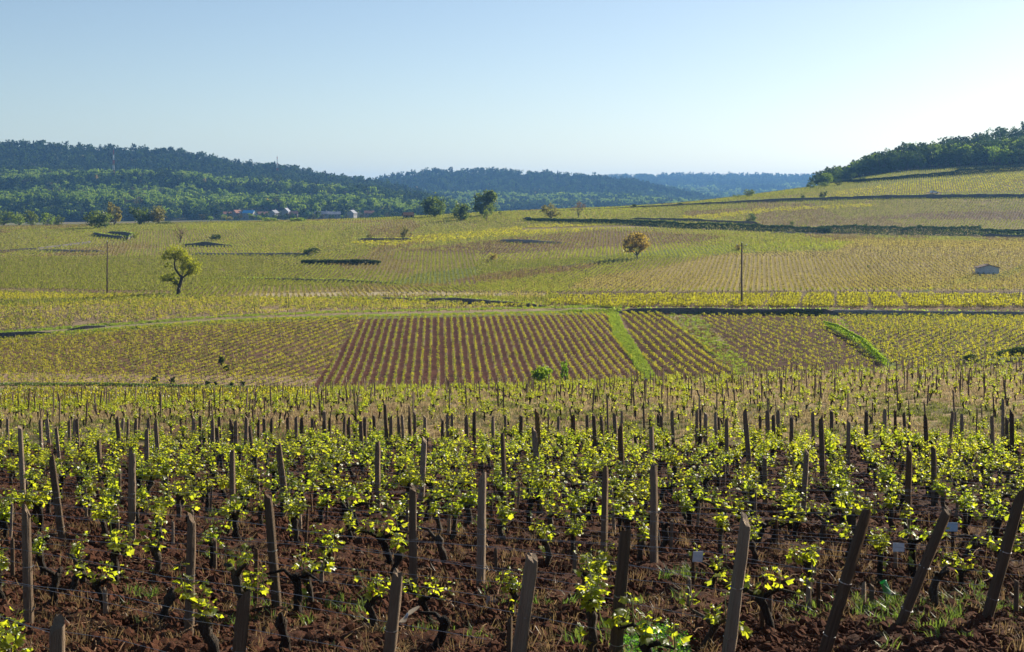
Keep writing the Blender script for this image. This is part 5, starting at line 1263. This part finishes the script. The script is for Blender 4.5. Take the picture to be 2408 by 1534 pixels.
# ------------------------------------------------------------------ cards, green sleeve, husk
def card(u, vb_card, w_px, h_px, dz_v, mat, label, tilt):
    g = cast(u, dz_v); d = g.y - .04; s = px(d); c = P(u, vb_card, d); o = empty('card', c, tilt[2]); o.rotation_euler = tilt
    tag(o, label, 'card', 'small cards fixed to stakes in the near rows'); m = MB(); m.box((0, 0, 0), (w_px * s, .004, h_px * s)); m.build('plate', M[mat], o, False)
    m = MB(); m.tube([(-.3 * w_px * s, -.004, .36 * h_px * s), (-.3 * w_px * s, .02, .36 * h_px * s)], .004, 6); m.build('nail', M['wire'], o)
card(1641, 1309, 24, 25, 1392, 'tag_white', 'pale grey-blue card on a short stake left of the sparse middle vine', (.12, .06, .15))
card(1391, 1365, 25, 27, 1412, 'tag_white', 'pale card hung beside the square-topped end post', (.1, .1, -.2))
card(2113, 1287, 28, 20, 1345, 'tag_white', 'pale blue-white card between two leaning end posts', (-.1, .05, .1))
card(2238, 1239, 29, 21, 1300, 'tag_blue', 'sky-blue card right of the eighth leaning end post', (-.05, .04, .1))
card(1915, 1304, 25, 24, 1362, 'tag_tan', 'tan card above a bushy vine on twin stakes', (.05, .03, .1))
card(1156, 1416, 27, 24, 1428, 'tag_tan', 'tan card lying tilted on the soil', (-.5, .35, .1))
g = cast(2090, 1414); s = px(g.y); L = 36 * s; o = empty('plastic_sleeve', g + Vector((0, 0, .06))); o.rotation_euler = (math.radians(-8), math.radians(-20), 0)
tag(o, 'bright green mesh plant sleeve tilted beside two cut stakes', 'plant sleeve')
m = MB(); rr = 8 * s
for k in range(5):
    m.tube([(0, 0, L * k / 5), (0, 0, L * (k + .86) / 5)], [rr, rr], 12, False)
m.tube([(0, 0, 0), (0, 0, L)], [rr * .96] * 2, 12, False); m.build('sleeve_wall', M['net'], o)
m = MB()
for z in (0, L): m.tube([(math.cos(a) * rr, math.sin(a) * rr, z) for a in np.linspace(0, 6.283, 13)], .004, 4, False)
m.build('rim', M['net'], o)
g = cast(962, 1476); s = px(g.y); o = empty('dry_husk', g + Vector((0, 0, .03))); tag(o, 'pale curled dry husk on the soil right of a leaning end post', 'husk')
def ribbon(pts, ws):
    m = MB(); v = []; f = []
    for i, (p, w) in enumerate(zip(pts, ws)): v += [(p[0] * s - w * s * .5, p[1], p[2] * s + w * s * .35), (p[0] * s, p[1] - .012, p[2] * s), (p[0] * s + w * s * .5, p[1], p[2] * s - w * s * .35)]
    for i in range(len(pts) - 1):
        a = i * 3; f += [(a, a + 1, a + 4, a + 3), (a + 1, a + 2, a + 5, a + 4)]
    m.add(v, f); return m
ribbon([(-22, -.02, -2), (-16, -.02, 6), (-10, -.01, 14), (-5, 0, 22)], [11, 14, 9, 5]).build('husk_blade', M['husk'], o)
ribbon([(-5, 0, 22), (4, .01, 30), (14, .02, 36), (24, .03, 42)], [4, 9, 8, 3]).build('husk_blade', M['husk'], o)
m = MB(); m.tube([(-7 * s, -.01, 18 * s), (-3 * s, -.01, 27 * s)], [4 * s, 2.5 * s], 6); m.build('knot', M['tag_white'], o)

# ------------------------------------------------------------------ clods, straw, weeds
def lump(rg):
    ph = [(a, b) for b in (-.9, -.3, .35, .9) for a in range(6)]; v = []; f = []
    for a, b in ph:
        r = math.cos(b) * rg.uniform(.75, 1.25); v.append((math.cos(a * 1.047 + b) * r, math.sin(a * 1.047 + b) * r, math.sin(b) * .75 * rg.uniform(.8, 1.2)))
    for i in range(3):
        for k in range(6): f.append((i * 6 + k, i * 6 + (k + 1) % 6, i * 6 + 6 + (k + 1) % 6, i * 6 + 6 + k))
    f.append(tuple(range(5, -1, -1))); f.append(tuple(range(18, 24))); return mesh_np('clod', v, f, M['clod'], False)
CL = proto_col('clods', [lump(rg3) for _ in range(8)])
def near_pts(n, d0, d1, pw=0.0):
    d = np.exp(rng.uniform(math.log(d0), math.log(d1), n)); u = rng.uniform(-330, 2760, n); x = (u - U0) / F * d
    return x, d, H(x, d)
x, d, z = near_pts(100000, 9.3, 50); n = len(x)
s = np.exp(rng.normal(math.log(.026), .55, n)).clip(.010, .10)
scatter('soil_clods', np.stack([x, d, z + .03], 1), np.stack([rng.uniform(0, 6, n)] * 3, 1), s, rng.integers(0, 8, n), CL, 'loose red-brown clods turned up by the plough', 'clods')
def stick(rg):
    mb = MB(); L = rg.uniform(.12, .4); a = rg.uniform(-.4, .4)
    mb.tube([(-L / 2, 0, .01), (-L * .1, a * .1 * L, .03), (L * .2, a * .25 * L, .02), (L / 2, a * L * .5, .05)], [.006, .006, .005, .003], 4)
    return mb.mesh('pruning', M['post_brown'], False)
PR = proto_col('prunings', [stick(rg3) for _ in range(6)])
x, d, z = near_pts(2600, 9.3, 40); n = len(x)
scatter('prunings', np.stack([x, d, z + .05], 1), zrot(n) + rng.normal(0, .15, (n, 3)), rng.uniform(.6, 1.3, n), rng.integers(0, 6, n), PR, 'cut vine prunings lying on the soil between the rows', 'prunings')
TU = proto_col('straw_tufts', [tuft_mesh(rg2, 12, .17, .0028, 'straw', .09) for _ in range(5)] + [tuft_mesh(rg2, 8, .10, .0035, 'straw', .16) for _ in range(4)])
x, d, z = near_pts(7000, 9.3, 50); n = len(x); ok = fbm(x * .8, d * .8, 2) > -.12; n = ok.sum()
scatter('dry_grass', np.stack([x, d, z + .02], 1)[ok], zrot(n) + rng.normal(0, .35, (n, 3)), rng.uniform(.5, 1.5, n), rng.integers(0, 9, n), TU, 'dry straw and dead grass lying on the soil', 'dry grass')
WE = proto_col('weed_tufts', [tuft_mesh(rg2, 16, .20, .006, 'weed', .08) for _ in range(4)] + [tuft_mesh(rg2, 14, .09, .012, 'weed', .07) for _ in range(3)])
x, d, z = near_pts(9000, 9.3, 50); g = fbm(x * .5 + 31, d * .5, 3); ok = g > .52
extra = [(2085, 1450, 60, 22, 130), (2320, 1440, 70, 26, 110), (1880, 1455, 40, 20, 40), (650, 1450, 50, 14, 60), (830, 1445, 40, 12, 40), (340, 1420, 40, 15, 30), (1410, 1500, 40, 16, 30), (1390, 1335, 30, 8, 30), (530, 1215, 40, 10, 40), (2200, 1480, 90, 30, 60), (1130, 1235, 30, 8, 30), (1180, 1420, 40, 20, 35), (900, 1500, 60, 20, 30)]
ex = [cast(rng.normal(u, su), min(1660, rng.normal(v, sv))) for u, v, su, sv, k in extra for _ in range(int(k * .45))]
pts = np.concatenate([np.stack([x, d, z], 1)[ok], np.array([tuple(p) for p in ex])]); n = len(pts)
scatter('green_weeds', pts, zrot(n) + rng.normal(0, .2, (n, 3)), rng.uniform(.5, 1.25, n), rng.integers(0, 7, n), WE, 'scattered green weeds and grass tufts between the vines', 'weeds')
x, d, z = [], [], []
CLV = proto_col('clover_sprigs', [mesh_np('clover', *quads_cloud(np.stack([rg3.normal(0, .035, 14), rg3.normal(0, .035, 14), rg3.uniform(.0, .05, 14)], 1), .022, rg3, 1.5), M['clover'], False) for _ in range(4)])
cp = [cast(u, v) for u, v in zip(rng.uniform(1440, 1630, 1500), rng.uniform(1480, 1640, 1500)) if ((u - 1535) / 85) ** 2 + ((v - 1560) / 75) ** 2 < 1 + .35 * math.sin(u * .13)]
n = len(cp); scatter('clover_patch', np.array([tuple(p) for p in cp]) + np.array([0, 0, .045]), zrot(n), rng.uniform(.7, 1.2, n), rng.integers(0, 4, n), CLV, 'vivid green low clover patch at the foot of an end post', 'clover')
# straw-coloured ground cover of the second plot
x, d, z = near_pts(19000, 59, 118); g = fbm(x * .2, d * .2, 3); n = len(x); u_ = U0 + F * x / d; ok = ~((u_ < 760) & (d > 89)); n = ok.sum()
GT2 = proto_col('plot_tufts', [tuft_mesh(rg2, 12, .24, .012, 'straw_pale', .2) for _ in range(4)] + [tuft_mesh(rg2, 12, .20, .014, 'grass_dull', .2) for _ in range(3)])
scatter('plot_grass', np.stack([x, d, z], 1)[ok], zrot(n), rng.uniform(.6, 1.3, n), np.where(g[ok] + rng.normal(0, .15, n) + np.where(d[ok] < 69, .25, 0) > .36, rng.integers(4, 7, n), rng.integers(0, 4, n)), GT2, 'dry and green grass under the vines of the second plot', 'grass')

# ------------------------------------------------------------------ the air
zmin = float(min(ZD.min(), -25)); m, nt, N, L = new_mat('hazy_air')
pv = N.new('ShaderNodeVolumePrincipled'); pv.inputs['Color'].default_value = (0.22, 0.50, 1.0, 1); pv.inputs['Density'].default_value = 0.000095; pv.inputs['Anisotropy'].default_value = 0.25
o = N.new('ShaderNodeOutputMaterial'); L.new(pv.outputs[0], o.inputs['Volume'])
hb = MB(); hb.box((0, 4400, (zmin - 1.5 + 190) / 2), (60000, 9600, 190 - zmin + 1.5)); ho = hb.build('haze', m, None, False)
tag(ho, 'thin bluish haze over the valley and hills', 'haze', kind='stuff')
print('VINES', NV, 'leaf objects', nleaf_obj, 'objects', len(bpy.data.objects))
